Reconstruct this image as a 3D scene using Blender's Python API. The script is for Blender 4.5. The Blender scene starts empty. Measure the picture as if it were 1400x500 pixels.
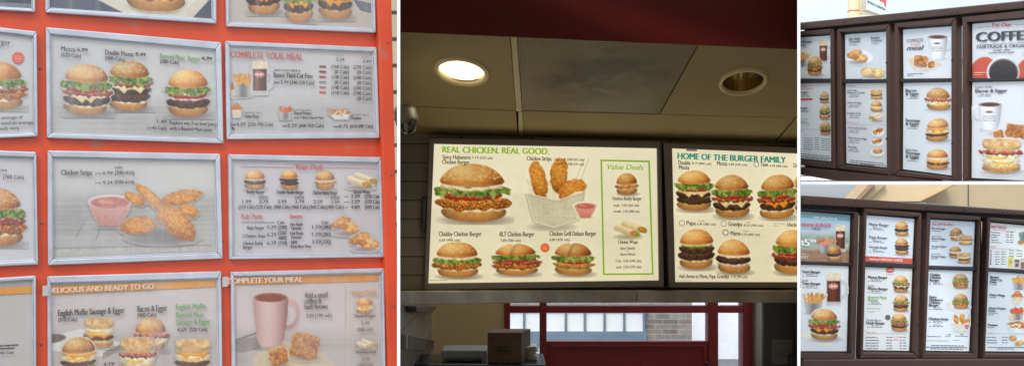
import bpy, bmesh, math, random
import numpy as np
from mathutils import Vector, Matrix

for coll in (bpy.data.objects, bpy.data.meshes, bpy.data.curves, bpy.data.materials):
    for it in list(coll):
        coll.remove(it)
SC = bpy.context.scene
COL = SC.collection
random.seed(4)

# ------------------------------------------------------------------ camera model
F, CX, YH, EYE = 1400.0, 700.0, 300.0, 2.2          # focal length in photo px, horizon row, eye height (m)


def pt(x, y, D):
    return Vector(((x - CX) / F * D, D, EYE + (YH - y) / F * D))


class Plane:
    """A vertical board plane; depth follows from the way its edges converge."""
    def __init__(s, D0, k, x0):
        s.D0, s.k, s.x0 = D0, k, x0
        a, b = s.raw(x0 - 50, 300), s.raw(x0 + 50, 300)
        u = (b - a); u = u / np.linalg.norm(u)
        s.n = np.array([u[1], -u[0], 0.0])
        if s.n[1] > 0: s.n = -s.n

    def raw(s, x, y):
        x = np.asarray(x, float); y = np.asarray(y, float)
        D = s.D0 / (1 + s.k * (x - s.x0))
        return np.stack([(x - CX) / F * D, D + 0 * y, EYE + (YH - y) / F * D], -1)

    def __call__(s, x, y, off=0.0):
        return s.raw(x, y) + s.n * off


def bil(q, s, t):
    """bilinear point of a px quad TL,TR,BR,BL at s across, t down"""
    s = np.asarray(s, float)[..., None]; t = np.asarray(t, float)[..., None]
    q = np.asarray(q, float)
    return (q[0] * (1 - s) + q[1] * s) * (1 - t) + (q[3] * (1 - s) + q[2] * s) * t


# ------------------------------------------------------------------ materials
def lin(c):
    c = np.asarray(c, float) / 255.0
    return np.where(c <= 0.04045, c / 12.92, ((c + 0.055) / 1.055) ** 2.4)


def new_mat(name):
    m = bpy.data.materials.new(name); m.use_nodes = True
    nt = m.node_tree
    return m, nt, nt.nodes['Principled BSDF']


def surf(name, rgb, rough=0.6, metal=0.0, vary=0.12, scale=6.0, bump=0.0, bscale=60.0, coat=0.0, spec=0.5, stretch=(1, 1, 1), dirt=None):
    """plain procedural surface: base colour broken up by noise, optional bump and dirt patches"""
    m, nt, b = new_mat(name)
    N, L = nt.nodes, nt.links
    tc = N.new('ShaderNodeTexCoord'); mp = N.new('ShaderNodeMapping'); mp.inputs['Scale'].default_value = stretch
    L.new(tc.outputs['Object'], mp.inputs['Vector'])
    nz = N.new('ShaderNodeTexNoise'); nz.inputs['Scale'].default_value = scale; nz.inputs['Detail'].default_value = 6
    L.new(mp.outputs[0], nz.inputs['Vector'])
    r = N.new('ShaderNodeValToRGB')
    c = np.asarray(rgb, float)
    r.color_ramp.elements[0].position = 0.3; r.color_ramp.elements[1].position = 0.7
    r.color_ramp.elements[0].color = (*np.clip(c * (1 - vary), 0, 1), 1)
    r.color_ramp.elements[1].color = (*np.clip(c * (1 + vary), 0, 1), 1)
    L.new(nz.outputs['Fac'], r.inputs[0])
    out = r.outputs[0]
    if dirt is not None:
        n2 = N.new('ShaderNodeTexNoise'); n2.inputs['Scale'].default_value = dirt[1]; n2.inputs['Detail'].default_value = 8
        L.new(mp.outputs[0], n2.inputs['Vector'])
        r2 = N.new('ShaderNodeValToRGB'); r2.color_ramp.elements[0].position = dirt[2]; r2.color_ramp.elements[1].position = dirt[2] + 0.15
        L.new(n2.outputs['Fac'], r2.inputs[0])
        mx = N.new('ShaderNodeMix'); mx.data_type = 'RGBA'
        L.new(r2.outputs[0], mx.inputs[0]); L.new(out, mx.inputs[6]); mx.inputs[7].default_value = (*dirt[0], 1)
        out = mx.outputs[2]
    L.new(out, b.inputs['Base Color'])
    rr = N.new('ShaderNodeMapRange'); rr.inputs[3].default_value = max(0, rough - 0.08); rr.inputs[4].default_value = min(1, rough + 0.08)
    L.new(nz.outputs['Fac'], rr.inputs[0]); L.new(rr.outputs[0], b.inputs['Roughness'])
    b.inputs['Metallic'].default_value = metal
    b.inputs['Specular IOR Level'].default_value = spec
    b.inputs['Coat Weight'].default_value = coat; b.inputs['Coat Roughness'].default_value = 0.08
    if bump:
        n3 = N.new('ShaderNodeTexNoise'); n3.inputs['Scale'].default_value = bscale; n3.inputs['Detail'].default_value = 4
        L.new(mp.outputs[0], n3.inputs['Vector'])
        bp = N.new('ShaderNodeBump'); bp.inputs['Strength'].default_value = bump; bp.inputs['Distance'].default_value = 0.01
        L.new(n3.outputs['Fac'], bp.inputs['Height']); L.new(bp.outputs[0], b.inputs['Normal'])
    return m


def print_mat(name, gain, rough=0.4, coat=0.0, emit=0.0, tint=(1, 1, 1), dirt=0.0, coat_rough=0.1, haze_mix=0.0, glare_streak=0.0):
    """printed sheet: ink colours live in the mesh's colour attribute"""
    m, nt, b = new_mat(name)
    N, L = nt.nodes, nt.links
    at = N.new('ShaderNodeAttribute'); at.attribute_name = 'Col'
    tc = N.new('ShaderNodeTexCoord')
    nz = N.new('ShaderNodeTexNoise'); nz.inputs['Scale'].default_value = 3.0; nz.inputs['Detail'].default_value = 7
    L.new(tc.outputs['Object'], nz.inputs['Vector'])
    mr = N.new('ShaderNodeMapRange'); mr.inputs[1].default_value = 0.3; mr.inputs[2].default_value = 0.7
    mr.inputs[3].default_value = gain * (1 - dirt); mr.inputs[4].default_value = gain * (1 + dirt)
    L.new(nz.outputs['Fac'], mr.inputs[0])
    vm = N.new('ShaderNodeVectorMath'); vm.operation = 'SCALE'
    fd = N.new('ShaderNodeMix'); fd.data_type = 'RGBA'; fd.inputs[0].default_value = haze_mix; fd.inputs[7].default_value = (*lin((190, 180, 180)), 1)  # mixes a pale reflected haze into the ink colours
    L.new(at.outputs['Color'], fd.inputs[6])
    src = fd.outputs[2]
    if glare_streak:  # pale streaks and patches put glass glare into the print colour
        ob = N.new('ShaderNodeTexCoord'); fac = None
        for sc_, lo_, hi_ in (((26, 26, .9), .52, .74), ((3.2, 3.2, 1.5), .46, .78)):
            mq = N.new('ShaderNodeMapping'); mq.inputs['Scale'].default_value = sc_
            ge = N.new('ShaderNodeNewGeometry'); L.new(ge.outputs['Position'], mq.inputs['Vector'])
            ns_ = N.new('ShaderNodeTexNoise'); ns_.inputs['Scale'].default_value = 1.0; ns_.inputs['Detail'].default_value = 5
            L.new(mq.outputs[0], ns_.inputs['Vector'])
            rp = N.new('ShaderNodeMapRange'); rp.inputs[1].default_value = lo_; rp.inputs[2].default_value = hi_; rp.inputs[4].default_value = glare_streak
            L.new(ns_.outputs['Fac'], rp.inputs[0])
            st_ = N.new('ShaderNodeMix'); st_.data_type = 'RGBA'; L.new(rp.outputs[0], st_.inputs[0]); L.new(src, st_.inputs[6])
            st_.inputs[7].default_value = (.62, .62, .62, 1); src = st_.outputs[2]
    L.new(src, vm.inputs[0]); L.new(mr.outputs[0], vm.inputs['Scale'])
    tn = N.new('ShaderNodeVectorMath'); tn.operation = 'MULTIPLY'; tn.inputs[1].default_value = tint
    L.new(vm.outputs[0], tn.inputs[0])
    L.new(tn.outputs[0], b.inputs['Base Color'])
    b.inputs['Roughness'].default_value = rough
    b.inputs['Coat Weight'].default_value = coat; b.inputs['Coat Roughness'].default_value = coat_rough
    if emit:
        L.new(tn.outputs[0], b.inputs['Emission Color']); b.inputs['Emission Strength'].default_value = emit
        b.inputs['Specular IOR Level'].default_value = 0.3
    return m


def emit_mat(name, rgb, strength):
    m, nt, b = new_mat(name)
    b.inputs['Base Color'].default_value = (*rgb, 1)
    b.inputs['Emission Color'].default_value = (*rgb, 1); b.inputs['Emission Strength'].default_value = strength
    return m


def glass_mat(name, rough=0.02):
    m = bpy.data.materials.new(name); m.use_nodes = True
    nt = m.node_tree; N, L = nt.nodes, nt.links
    N.remove(N['Principled BSDF'])
    tr = N.new('ShaderNodeBsdfTransparent'); tr.inputs[0].default_value = (0.97, 0.98, 0.98, 1)
    gl = N.new('ShaderNodeBsdfGlossy'); gl.inputs['Roughness'].default_value = rough
    fr = N.new('ShaderNodeFresnel'); fr.inputs[0].default_value = 1.45
    mx = N.new('ShaderNodeMixShader')
    L.new(fr.outputs[0], mx.inputs[0]); L.new(tr.outputs[0], mx.inputs[1]); L.new(gl.outputs[0], mx.inputs[2])
    L.new(mx.outputs[0], N['Material Output'].inputs[0])
    return m


# ------------------------------------------------------------------ object helpers
def empty(name, loc, label, cat, group=None):
    o = bpy.data.objects.new(name, None); COL.objects.link(o)
    o.location = loc; o.empty_display_size = 0.1
    o['label'] = label; o['category'] = cat
    if group: o['group'] = group
    return o


def root_loc(o):
    while o.parent: o = o.parent
    return np.array(o.location)


def link_mesh(name, V, faces, mat, parent=None, smooth=False, colors=None):
    V = np.asarray(V, float).reshape(-1, 3)
    me = bpy.data.meshes.new(name)
    if parent is None:
        org = np.array([V[:, 0].mean(), V[:, 1].mean(), V[:, 2].min()])
    else:
        org = root_loc(parent)
    W = V - org
    me.from_pydata(W.tolist(), [], [tuple(f) for f in faces])
    if colors is not None:
        at = me.color_attributes.new('Col', 'FLOAT_COLOR', 'POINT')
        c = np.ones((len(V), 4), np.float32); c[:, :3] = colors
        at.data.foreach_set('color', c.ravel())
    me.materials.append(mat)
    if smooth:
        me.polygons.foreach_set('use_smooth', [True] * len(me.polygons))
    me.update()
    o = bpy.data.objects.new(name, me); COL.objects.link(o)
    if parent is None: o.location = org
    else: o.parent = parent
    return o


def tag(o, label, cat, group=None):
    o['label'] = label; o['category'] = cat
    if group: o['group'] = group
    return o


def structure(o):
    o['kind'] = 'structure'; return o


def bevel(o, w=0.004, seg=2):
    m = o.modifiers.new('bevel', 'BEVEL'); m.width = w; m.segments = seg; m.limit_method = 'ANGLE'; m.angle_limit = 0.6
    return o


class MB:
    """collects geometry for one mesh"""
    def __init__(s): s.V = []; s.F = []
    def add(s, V, Fc):
        n = len(s.V); s.V += [tuple(map(float, v)) for v in V]; s.F += [tuple(i + n for i in f) for f in Fc]
        return s
    def hexa(s, a, b):
        """box between two quads of four points (a front, b back), corners in the same order"""
        n = 4
        return s.add(list(a) + list(b), [(0, 1, 2, 3), (7, 6, 5, 4)] + [(i, i + 4, (i + 1) % n + 4, (i + 1) % n) for i in range(4)])
    def prism(s, a, b):
        n = len(a)
        return s.add(list(a) + list(b), [tuple(range(n)), tuple(reversed(range(n, 2 * n)))] + [(i, i + n, (i + 1) % n + n, (i + 1) % n) for i in range(n)])
    def box(s, x0, x1, y0, y1, z0, z1):
        return s.hexa([(x0, y0, z1), (x1, y0, z1), (x1, y0, z0), (x0, y0, z0)], [(x0, y1, z1), (x1, y1, z1), (x1, y1, z0), (x0, y1, z0)])
    def ring(s, P, outer, inner, o0, o1, chamfer=0.0):
        """four mitred bars between two px quads on plane P, from offset o0 (back) to o1 (front)"""
        for i in range(4):
            j = (i + 1) % 4
            q = [outer[i], outer[j], inner[j], inner[i]]
            fr = [P(*p, o1) for p in q]; bk = [P(*p, o0) for p in q]
            s.hexa(fr, bk)
        return s
    def slab(s, P, q, o0, o1):
        return s.hexa([P(*p, o1) for p in q], [P(*p, o0) for p in q])
    def lathe(s, c, prof, axis=Vector((0, 0, 1)), u=None, n=32, su=1.0, sv=1.0, cap=False):
        axis = Vector(axis).normalized()
        u = Vector(u).normalized() if u is not None else axis.orthogonal().normalized()
        u = (u - axis * u.dot(axis)).normalized(); v = axis.cross(u)
        V = []; Fc = []
        for r, h in prof:
            for i in range(n):
                a = 2 * math.pi * i / n
                V.append(Vector(c) + u * (r * su * math.cos(a)) + v * (r * sv * math.sin(a)) + axis * h)
        for k in range(len(prof) - 1):
            for i in range(n):
                Fc.append((k * n + i, k * n + (i + 1) % n, (k + 1) * n + (i + 1) % n, (k + 1) * n + i))
        if cap: Fc.append(tuple(range((len(prof) - 1) * n, len(prof) * n)))
        return s.add(V, Fc)
    def tube(s, pts, r, n=8):
        pts = [Vector(p) for p in pts]
        V = []; Fc = []
        for k, p in enumerate(pts):
            d = (pts[min(k + 1, len(pts) - 1)] - pts[max(k - 1, 0)]).normalized()
            u = d.orthogonal().normalized(); v = d.cross(u)
            for i in range(n):
                a = 2 * math.pi * i / n
                V.append(p + u * r * math.cos(a) + v * r * math.sin(a))
        for k in range(len(pts) - 1):
            for i in range(n):
                Fc.append((k * n + i, k * n + (i + 1) % n, (k + 1) * n + (i + 1) % n, (k + 1) * n + i))
        Fc.append(tuple(range(n))); Fc.append(tuple(range((len(pts) - 1) * n, len(pts) * n)))
        return s.add(V, Fc)
    def build(s, name, mat, parent=None, smooth=False):
        return link_mesh(name, s.V, s.F, mat, parent, smooth)


def rect(x0, y0, x1, y1):
    return [(x0, y0), (x1, y0), (x1, y1), (x0, y1)]


# ------------------------------------------------------------------ the painter of printed food pictures
def vnoise(h, w, cell, rng):
    cell = max(cell, 1.0)
    gh, gw = int(h / cell) + 3, int(w / cell) + 3
    g = rng.random((gh, gw))
    yy = np.arange(h) / cell; xx = np.arange(w) / cell
    yi = yy.astype(int); xi = xx.astype(int)
    fy = yy - yi; fx = xx - xi
    fy = (fy * fy * (3 - 2 * fy))[:, None]; fx = (fx * fx * (3 - 2 * fx))[None, :]
    a = g[np.ix_(yi, xi)]; b = g[np.ix_(yi, xi + 1)]; c = g[np.ix_(yi + 1, xi)]; d = g[np.ix_(yi + 1, xi + 1)]
    return (a * (1 - fx) + b * fx) * (1 - fy) + (c * (1 - fx) + d * fx) * fy


def A3(c): return np.asarray(c, float) / 255.0


class Pic:
    SS = 2
    def __init__(s, x0, y0, x1, y1, seed=0):
        s.x0, s.y0, s.x1, s.y1 = x0, y0, x1, y1
        s.w = max(4, int(round((x1 - x0) * s.SS)) + 1); s.h = max(4, int(round((y1 - y0) * s.SS)) + 1)
        xs = np.linspace(x0, x1, s.w); ys = np.linspace(y0, y1, s.h)
        s.X, s.Y = np.meshgrid(xs, ys)
        s.rgb = np.zeros((s.h, s.w, 3)); s.a = np.zeros((s.h, s.w))
        s.rng = np.random.default_rng(seed + 17)

    def fbm(s, cell, o=3):
        """cell in photo px"""
        out = np.zeros((s.h, s.w)); amp = 1.0; tot = 0
        for i in range(o):
            out += amp * vnoise(s.h, s.w, cell * s.SS / 2 ** i, s.rng); tot += amp; amp *= 0.6
        return out / tot

    def over(s, m, col):
        m = np.clip(m, 0, 1); col = np.asarray(col, float)
        if col.ndim == 1: col = np.broadcast_to(col, s.rgb.shape)
        a = m + s.a * (1 - m)
        k = np.maximum(a, 1e-6)[..., None]
        s.rgb = (col * m[..., None] + s.rgb * (s.a * (1 - m))[..., None]) / k
        s.a = a

    @staticmethod
    def mk(d, soft=0.6): return np.clip(d / (2 * soft) + 0.5, 0, 1)

    def ell(s, cx, cy, rx, ry, ang=0.0):
        c, sn = math.cos(ang), math.sin(ang)
        u = ((s.X - cx) * c + (s.Y - cy) * sn) / rx; v = (-(s.X - cx) * sn + (s.Y - cy) * c) / ry
        return u, v, (1 - np.sqrt(u * u + v * v)) * min(rx, ry)

    def rec(s, cx, cy, hw, hh, ang=0.0, rnd=0.0):
        c, sn = math.cos(ang), math.sin(ang)
        u = (s.X - cx) * c + (s.Y - cy) * sn; v = -(s.X - cx) * sn + (s.Y - cy) * c
        qx, qy = np.abs(u) - hw + rnd, np.abs(v) - hh + rnd
        d = -(np.hypot(np.maximum(qx, 0), np.maximum(qy, 0)) + np.minimum(np.maximum(qx, qy), 0) - rnd)
        return u / hw, v / hh, d

    def poly(s, pts):
        d = np.full((s.h, s.w), 1e9)
        inside = np.zeros((s.h, s.w), bool)
        n = len(pts)
        for i in range(n):
            (ax, ay), (bx, by) = pts[i], pts[(i + 1) % n]
            ex, ey = bx - ax, by - ay
            t = np.clip(((s.X - ax) * ex + (s.Y - ay) * ey) / (ex * ex + ey * ey + 1e-9), 0, 1)
            d = np.minimum(d, np.hypot(s.X - ax - t * ex, s.Y - ay - t * ey))
            c = ((ay > s.Y) != (by > s.Y)) & (s.X < ex * (s.Y - ay) / (ey if ey else 1e-9) + ax)
            inside ^= c
        return np.where(inside, d, -d)

    def shadow(s, cx, cy, rx, ry, k=0.45, col=(70, 60, 55)):
        u, v, d = s.ell(cx, cy, rx, ry)
        s.over(k * np.clip(1 - (u * u + v * v), 0, 1), A3(col))

    def blob(s, cx, cy, rx, ry, ang, ca, cb, crumb=0.5, cell=2.0, wob=0.12):
        """a lumpy fried or baked piece"""
        u, v, d = s.ell(cx, cy, rx, ry, ang)
        n = s.fbm(cell * 3, 2); f = s.fbm(cell, 2)
        d = d + (n - 0.5) * min(rx, ry) * wob * 4
        r2 = np.clip(u * u + v * v, 0, 1.2)
        yy = (s.Y - cy) / max(rx, ry)
        sh = np.clip(1.0 - 0.5 * r2 - 0.35 * yy + crumb * (f - 0.5) * 1.8, 0, 1.15)
        col = A3(ca) * (1 - sh)[..., None] + A3(cb) * sh[..., None]
        s.over(s.mk(d), np.clip(col, 0, 1))

    def flat(s, d, col, noise=0.0, cell=3.0, soft=0.6):
        c = np.broadcast_to(A3(col), s.rgb.shape)
        if noise: c = np.clip(c * (1 + noise * (s.fbm(cell) - 0.5))[..., None], 0, 1)
        s.over(s.mk(d, soft), c)

    # ---- burgers
    def burger(s, x0, y0, x1, y1, layers, sh=True):
        cx, hw, H = (x0 + x1) / 2, (x1 - x0) / 2, (y1 - y0)
        x = (s.X - cx) / hw; y = (s.Y - y0) / H
        rng = s.rng
        x = x + rng.uniform(-.07, .07) * (y - .5); y = y + rng.uniform(-.03, .03) * x; tone = rng.uniform(.9, 1.08); dome = rng.uniform(2.0, 2.7); seeds = rng.uniform(.7, 1.3)
        if sh: s.shadow(cx + hw * 0.1, y1 - H * 0.03, hw * 1.1, H * 0.13, 0.55)

        def wob(freqs, amp):
            o = np.zeros_like(x)
            for f in freqs: o = o + amp * np.sin(f * x + rng.random() * 6.28) / len(freqs) * 1.6
            return o

        def band(t, b, wid, c1, c2, amp=0.01, noise=0.25, cell=2.5, curve=0.05, side=0.35, p=8, freqs=(7, 13, 23), hshift=0.0, edge=None):
            hshift = hshift + rng.uniform(-.035, .035); wid = wid * rng.uniform(.96, 1.03)
            xx = (x - hshift) / wid
            cv = curve * xx ** 2
            top = t - cv + wob(freqs, amp); bot = b - cv + wob(freqs, amp)
            half = (bot - top) / 2 * np.sqrt(np.clip(1 - np.abs(xx) ** p, 0, 1)); mid = (top + bot) / 2
            d = np.minimum((half - np.abs(y - mid)) * H, (1 - np.abs(xx)) * hw * wid)
            tt = np.clip((y - top) / np.maximum(bot - top, 1e-3), 0, 1)
            col = A3(c1) * (1 - tt)[..., None] + A3(c2) * tt[..., None]
            k = (1 - side * np.clip(np.abs(xx), 0, 1) ** 3) * (1 + noise * 2 * (s.fbm(cell) - 0.5))
            col = col * k[..., None]
            if edge is not None:
                e = np.clip((np.abs(tt - 0.5) - 0.3) * 5, 0, 1)[..., None]
                col = col * (1 - e) + A3(edge) * e
            s.over(s.mk(d), np.clip(col, 0, 1))
            return tt, d

        wt = {'bun_b': .2, 'muf_b': .2, 'patty': .17, 'patty2': .15, 'cheese': .05, 'mozza': .06, 'tomato': .085, 'lettuce': .1, 'mayo': .022,
              'bacon': .075, 'crisp': .17, 'grill': .12, 'egg': .13, 'sausage': .12, 'bun_t': .44, 'bun_p': .44, 'bun_s': .44, 'muf_t': .3, 'onion': .045, 'pickle': .04}
        tot = sum(wt[l] for l in layers)
        yb = 1.0
        for l in layers:
            h = wt[l] / tot; yt = yb - h
            if l in ('bun_b', 'muf_b'):
                if l == 'bun_b':
                    band(yt - .02, yb - .0, .84, (226, 172, 104), (172, 112, 58), .006, .12, 3, .07, .4, 5)
                    band(yt - .025, yt + .025, .82, (244, 218, 165), (236, 196, 130), .008, .15, 2, .07, .3, 8)
                else:
                    band(yt - .02, yb, .88, (240, 208, 150), (205, 155, 95), .006, .2, 2.5, .07, .3, 7)
                    band(yt + h * .45, yb, .87, (205, 150, 88), (190, 135, 75), .01, .3, 2, .07, .3, 6)
            elif l in ('patty', 'patty2'):
                band(yt - .015, yb + .015, .9, (108, 74, 54), (60, 39, 31), .012, .75, 1.8, .06, .4, 5)
            elif l == 'sausage':
                band(yt - .01, yb + .015, .9, (128, 80, 52), (72, 40, 28), .01, .6, 1.6, .06, .4, 5)
            elif l == 'crisp':
                band(yt - .015, yb + .02, 1.0, (222, 146, 66), (140, 74, 26), .024, 1.15, 1.3, .05, .25, 4, (5, 11, 19))
            elif l == 'grill':
                band(yt - .01, yb + .015, .97, (222, 170, 96), (168, 104, 50), .014, .5, 2.2, .05, .25, 4)
            elif l == 'tomato':
                band(yt - .005, yb + .015, .8, (216, 70, 48), (150, 26, 20), .006, .15, 4, .05, .3, 8)
                band(yt + h * .1, yt + h * .35, .6, (236, 130, 100), (214, 70, 50), .004, .1, 3, .03, .2, 2)
            elif l == 'onion':
                band(yt, yb + .01, .78, (250, 244, 235), (222, 190, 205), .012, .2, 2, .05, .2, 8)
            elif l == 'pickle':
                band(yt, yb + .012, .75, (150, 165, 70), (80, 100, 35), .01, .3, 2, .05, .2, 8)
            elif l == 'mayo':
                band(yt - .01, yb + .02, .8, (252, 246, 228), (235, 215, 180), .014, .15, 2, .05, .2, 8)
            elif l in ('cheese', 'mozza'):
                c1, c2 = ((252, 190, 66), (232, 150, 32)) if l == 'cheese' else ((252, 240, 205), (238, 214, 160))
                band(yt - .01, yb + .02, .87, c1, c2, .01, .12, 4, .06, .25, 8)
                for dx in (rng.uniform(-.45, -.1), rng.uniform(.05, .5)):
                    q = [(cx + (dx - .22) * hw, y0 + (yb - .01) * H), (cx + (dx + .24) * hw, y0 + (yb - .02) * H), (cx + (dx + .03) * hw, y0 + (yb + .1) * H)]
                    s.flat(s.poly(q), c2, .1)
            elif l == 'bacon':
                band(yt - .015, yb + .02, 1.0, (196, 92, 66), (112, 36, 30), .024, .6, 1.5, .04, .1, 10, (9, 17, 27), rng.uniform(-.06, .06))
                band(yt + h * .3, yt + h * .6, .9, (230, 160, 130), (190, 90, 70), .018, .5, 1.5, .04, .1, 10, (9, 14, 22))
            elif l == 'egg':
                band(yt - .01, yb + .015, .88, (253, 246, 226), (238, 216, 165), .012, .15, 3, .06, .25, 6)
                band(yt + h * .4, yb, .5, (250, 214, 110), (236, 180, 70), .01, .1, 3, .05, .2, 3, hshift=rng.uniform(-.3, .3))
            elif l == 'lettuce':
                f = s.fbm(max(1.2, hw * .07), 3); g = s.fbm(max(2, hw * .16), 2)
                xx = x / .99; cv = .03 * xx ** 2
                fr = wob((19, 31, 43), .022) + wob((6, 9), .02)
                top = yt - .04 - cv + .01 * np.sin(15 * x); bot = yb + .035 - cv + fr + (g - .5) * .08
                half = (bot - top) / 2 * np.clip((1 - np.abs(xx) ** 6), 0, 1) ** .4
                d = np.minimum((half - np.abs(y - (top + bot) / 2)) * H, (1 - np.abs(xx) + (g - .5) * .25) * hw * .5)
                k = np.clip((f - .5) * 2.6 + .5, 0, 1)[..., None]
                k2 = np.clip((g - .45) * 3.5, 0, 1)[..., None]
                col = A3((56, 82, 26)) * (1 - k) + A3((134, 156, 60)) * k
                col = col * (1 - k2 * .55) + A3((208, 214, 142)) * k2 * .55
                s.over(s.mk(d), col)
            elif l in ('bun_t', 'bun_p', 'bun_s'):
                w_ = .86
                xx = np.clip(np.abs(x / w_), 0, 1)
                top = yt + h * (1 - (1 - xx ** dome) ** (1 / 1.9))
                if l == 'bun_s': top = top + .05 * np.exp(-((x + .06) / .08) ** 2)
                lowc = yb - .02 - .07 * xx ** 2
                rnd = np.clip((xx - .86) / .14, 0, 1) ** 2 * .1
                d = np.minimum(np.minimum((y - top) * H * .8, (lowc - rnd - y) * H), (1 - np.abs(x) / w_) * hw)
                tt = np.clip((y - yt) / h, 0, 1)
                n = s.fbm(max(3, hw * .25), 3)
                light = np.clip(1.05 - 1.1 * ((x + .22) ** 2 * .7 + (tt - .32) ** 2 * 1.6) - .25 * xx ** 4 + .3 * (n - .5), 0, 1)[..., None]
                base = A3((136, 74, 30)) if l != 'bun_s' else A3((128, 66, 26))
                mid = A3((196, 124, 58)); hi = A3((234, 186, 118))
                col = np.where(light < .55, base + (mid - base) * light / .55, mid + (hi - mid) * (light - .55) / .45)
                lowk = np.clip((tt - .78) / .22, 0, 1)[..., None]
                col = col * (1 - lowk * .6) + A3((238, 200, 135)) * lowk * .6
                if l == 'bun_s': col = col * (1 - .22 * np.exp(-((x + .06 + .25 * (tt - .3)) / .07) ** 2))[..., None]
                gl = np.exp(-(((x + .3) / .22) ** 2 + ((tt - .26) / .14) ** 2))[..., None] * .28
                col = col * tone * (1 - gl) + A3((255, 236, 206)) * gl
                s.over(s.mk(d), np.clip(col * (1 + .22 * (s.fbm(1.2, 2) - .5))[..., None], 0, 1))
                if l == 'bun_t':
                    ns = int((26 + hw * 1.6) * seeds)
                    for _ in range(ns):
                        a = rng.uniform(-.72, .72); b = rng.uniform(.06, .66)
                        if a * a / .6 + (b - .62) ** 2 / .36 > 1: continue
                        px, py = cx + a * hw, y0 + (yt + b * h) * H
                        rs = max(.5, hw * .022)
                        i0, i1 = np.searchsorted(s.Y[:, 0], [py - 3 * rs, py + 3 * rs]); j0, j1 = np.searchsorted(s.X[0], [px - 3 * rs, px + 3 * rs])
                        if i1 <= i0 or j1 <= j0: continue
                        an = rng.uniform(0, 3); u = (s.X[i0:i1, j0:j1] - px); v = (s.Y[i0:i1, j0:j1] - py)
                        uu = u * math.cos(an) + v * math.sin(an); vv = -u * math.sin(an) + v * math.cos(an)
                        m = np.clip((1.3 - np.sqrt((uu / (rs * 1.5)) ** 2 + (vv / rs) ** 2)), 0, 1)[..., None] * .75 * s.a[i0:i1, j0:j1, None]
                        lum = np.array([250, 226, 176]) / 255. * rng.uniform(.82, 1.0)
                        s.rgb[i0:i1, j0:j1] = s.rgb[i0:i1, j0:j1] * (1 - m) + lum * m
            elif l == 'muf_t':
                band(yt, yb - .0, .87, (240, 208, 152), (208, 160, 98), .01, .2, 2, .06, .3, 6)
                xx = x / .86
                d = np.minimum(((yt + h * .42) + .06 * np.sqrt(np.clip(1 - xx ** 2, 0, 1)) - y) * H, (y - (yt - .03 + .06 * xx ** 4)) * H)
                d = np.minimum(d, (1 - np.abs(xx)) * hw)
                n = np.clip((s.fbm(max(2.2, hw * .15), 3) - .3) * 2, 0, 1)[..., None]
                s.over(s.mk(d), A3((206, 148, 84)) * (1 - n) + A3((244, 214, 160)) * n)
            yb = yt

    # ---- other food
    def fries(s, x0, y0, x1, y1, col=((206, 134, 62), (246, 196, 112)), cup='metal', n=34):
        cx, w, h = (x0 + x1) / 2, x1 - x0, y1 - y0
        s.shadow(cx, y1 - 1, w * .5, h * .08, .4)
        rng = s.rng
        def stick():
            for _ in range(n):
                a = rng.uniform(-.75, .75); L = h * rng.uniform(.28, .42)
                bx = cx + rng.uniform(-.3, .3) * w; by = y0 + h * .52
                px, py = bx + math.sin(a) * L * .8, by - math.cos(a) * L * .75 + rng.uniform(0, .1) * h
                u, v, d = s.rec(px, py, max(.8, w * .035), L * .5, a, .3)
                k = rng.uniform(0, 1)
                c = np.asarray(col[0]) * (1 - k) + np.asarray(col[1]) * k
                s.flat(d, c, .25, 2, .45)
                s.over(s.mk(d, .4) * np.clip(u, 0, 1) * .5, A3((120, 64, 26)))
        stick()
        q = [(x0 + w * .1, y0 + h * .48), (x1 - w * .1, y0 + h * .48), (x1 - w * .2, y1), (x0 + w * .2, y1)]
        d = s.poly(q); t = (s.X - x0) / w
        if cup == 'metal':
            g = np.clip(.62 + .25 * np.sin(t * 9) + .3 * (s.fbm(1.5) - .5), 0, 1)[..., None]
            s.over(s.mk(d), A3((84, 80, 78)) * (1 - g) + A3((206, 204, 200)) * g)
        elif cup == 'paper':
            s.over(s.mk(d), A3((232, 226, 214)) * (1 - .25 * t[..., None]) * (1 + .15 * (s.fbm(3) - .5))[..., None])
        for _ in range(int(n * .35)):
            a = rng.uniform(-1.1, 1.1)
            u, v, dd = s.rec(cx + rng.uniform(-.32, .32) * w, y0 + h * rng.uniform(.32, .48), max(.8, w * .035), h * .13, a, .3)
            s.flat(dd, np.asarray(col[0]) * .45 + np.asarray(col[1]) * .55, .3, 2, .45)

    def rings(s, x0, y0, x1, y1):
        cx, w, h = (x0 + x1) / 2, x1 - x0, y1 - y0
        q = [(x0 + w * .06, y0 + h * .45), (x1 - w * .06, y0 + h * .45), (x1 - w * .18, y1), (x0 + w * .18, y1)]
        for i, (a, b) in enumerate(((.3, .32), (.68, .3), (.5, .14), (.22, .42), (.78, .42), (.5, .4))):
            u, v, d = s.ell(x0 + a * w, y0 + b * h, w * .22, h * .15, .3 * (i - 2))
            rr = np.sqrt(u * u + v * v)
            d = (.38 - np.abs(rr - .68)) * h * .16
            n = s.fbm(1.5)[..., None]
            s.over(s.mk(d), A3((160, 84, 36)) * (1 - n) + A3((232, 160, 90)) * n)
        s.over(s.mk(s.poly(q)), A3((222, 206, 184)) * (1 + .2 * (s.fbm(3) - .5))[..., None])

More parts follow.
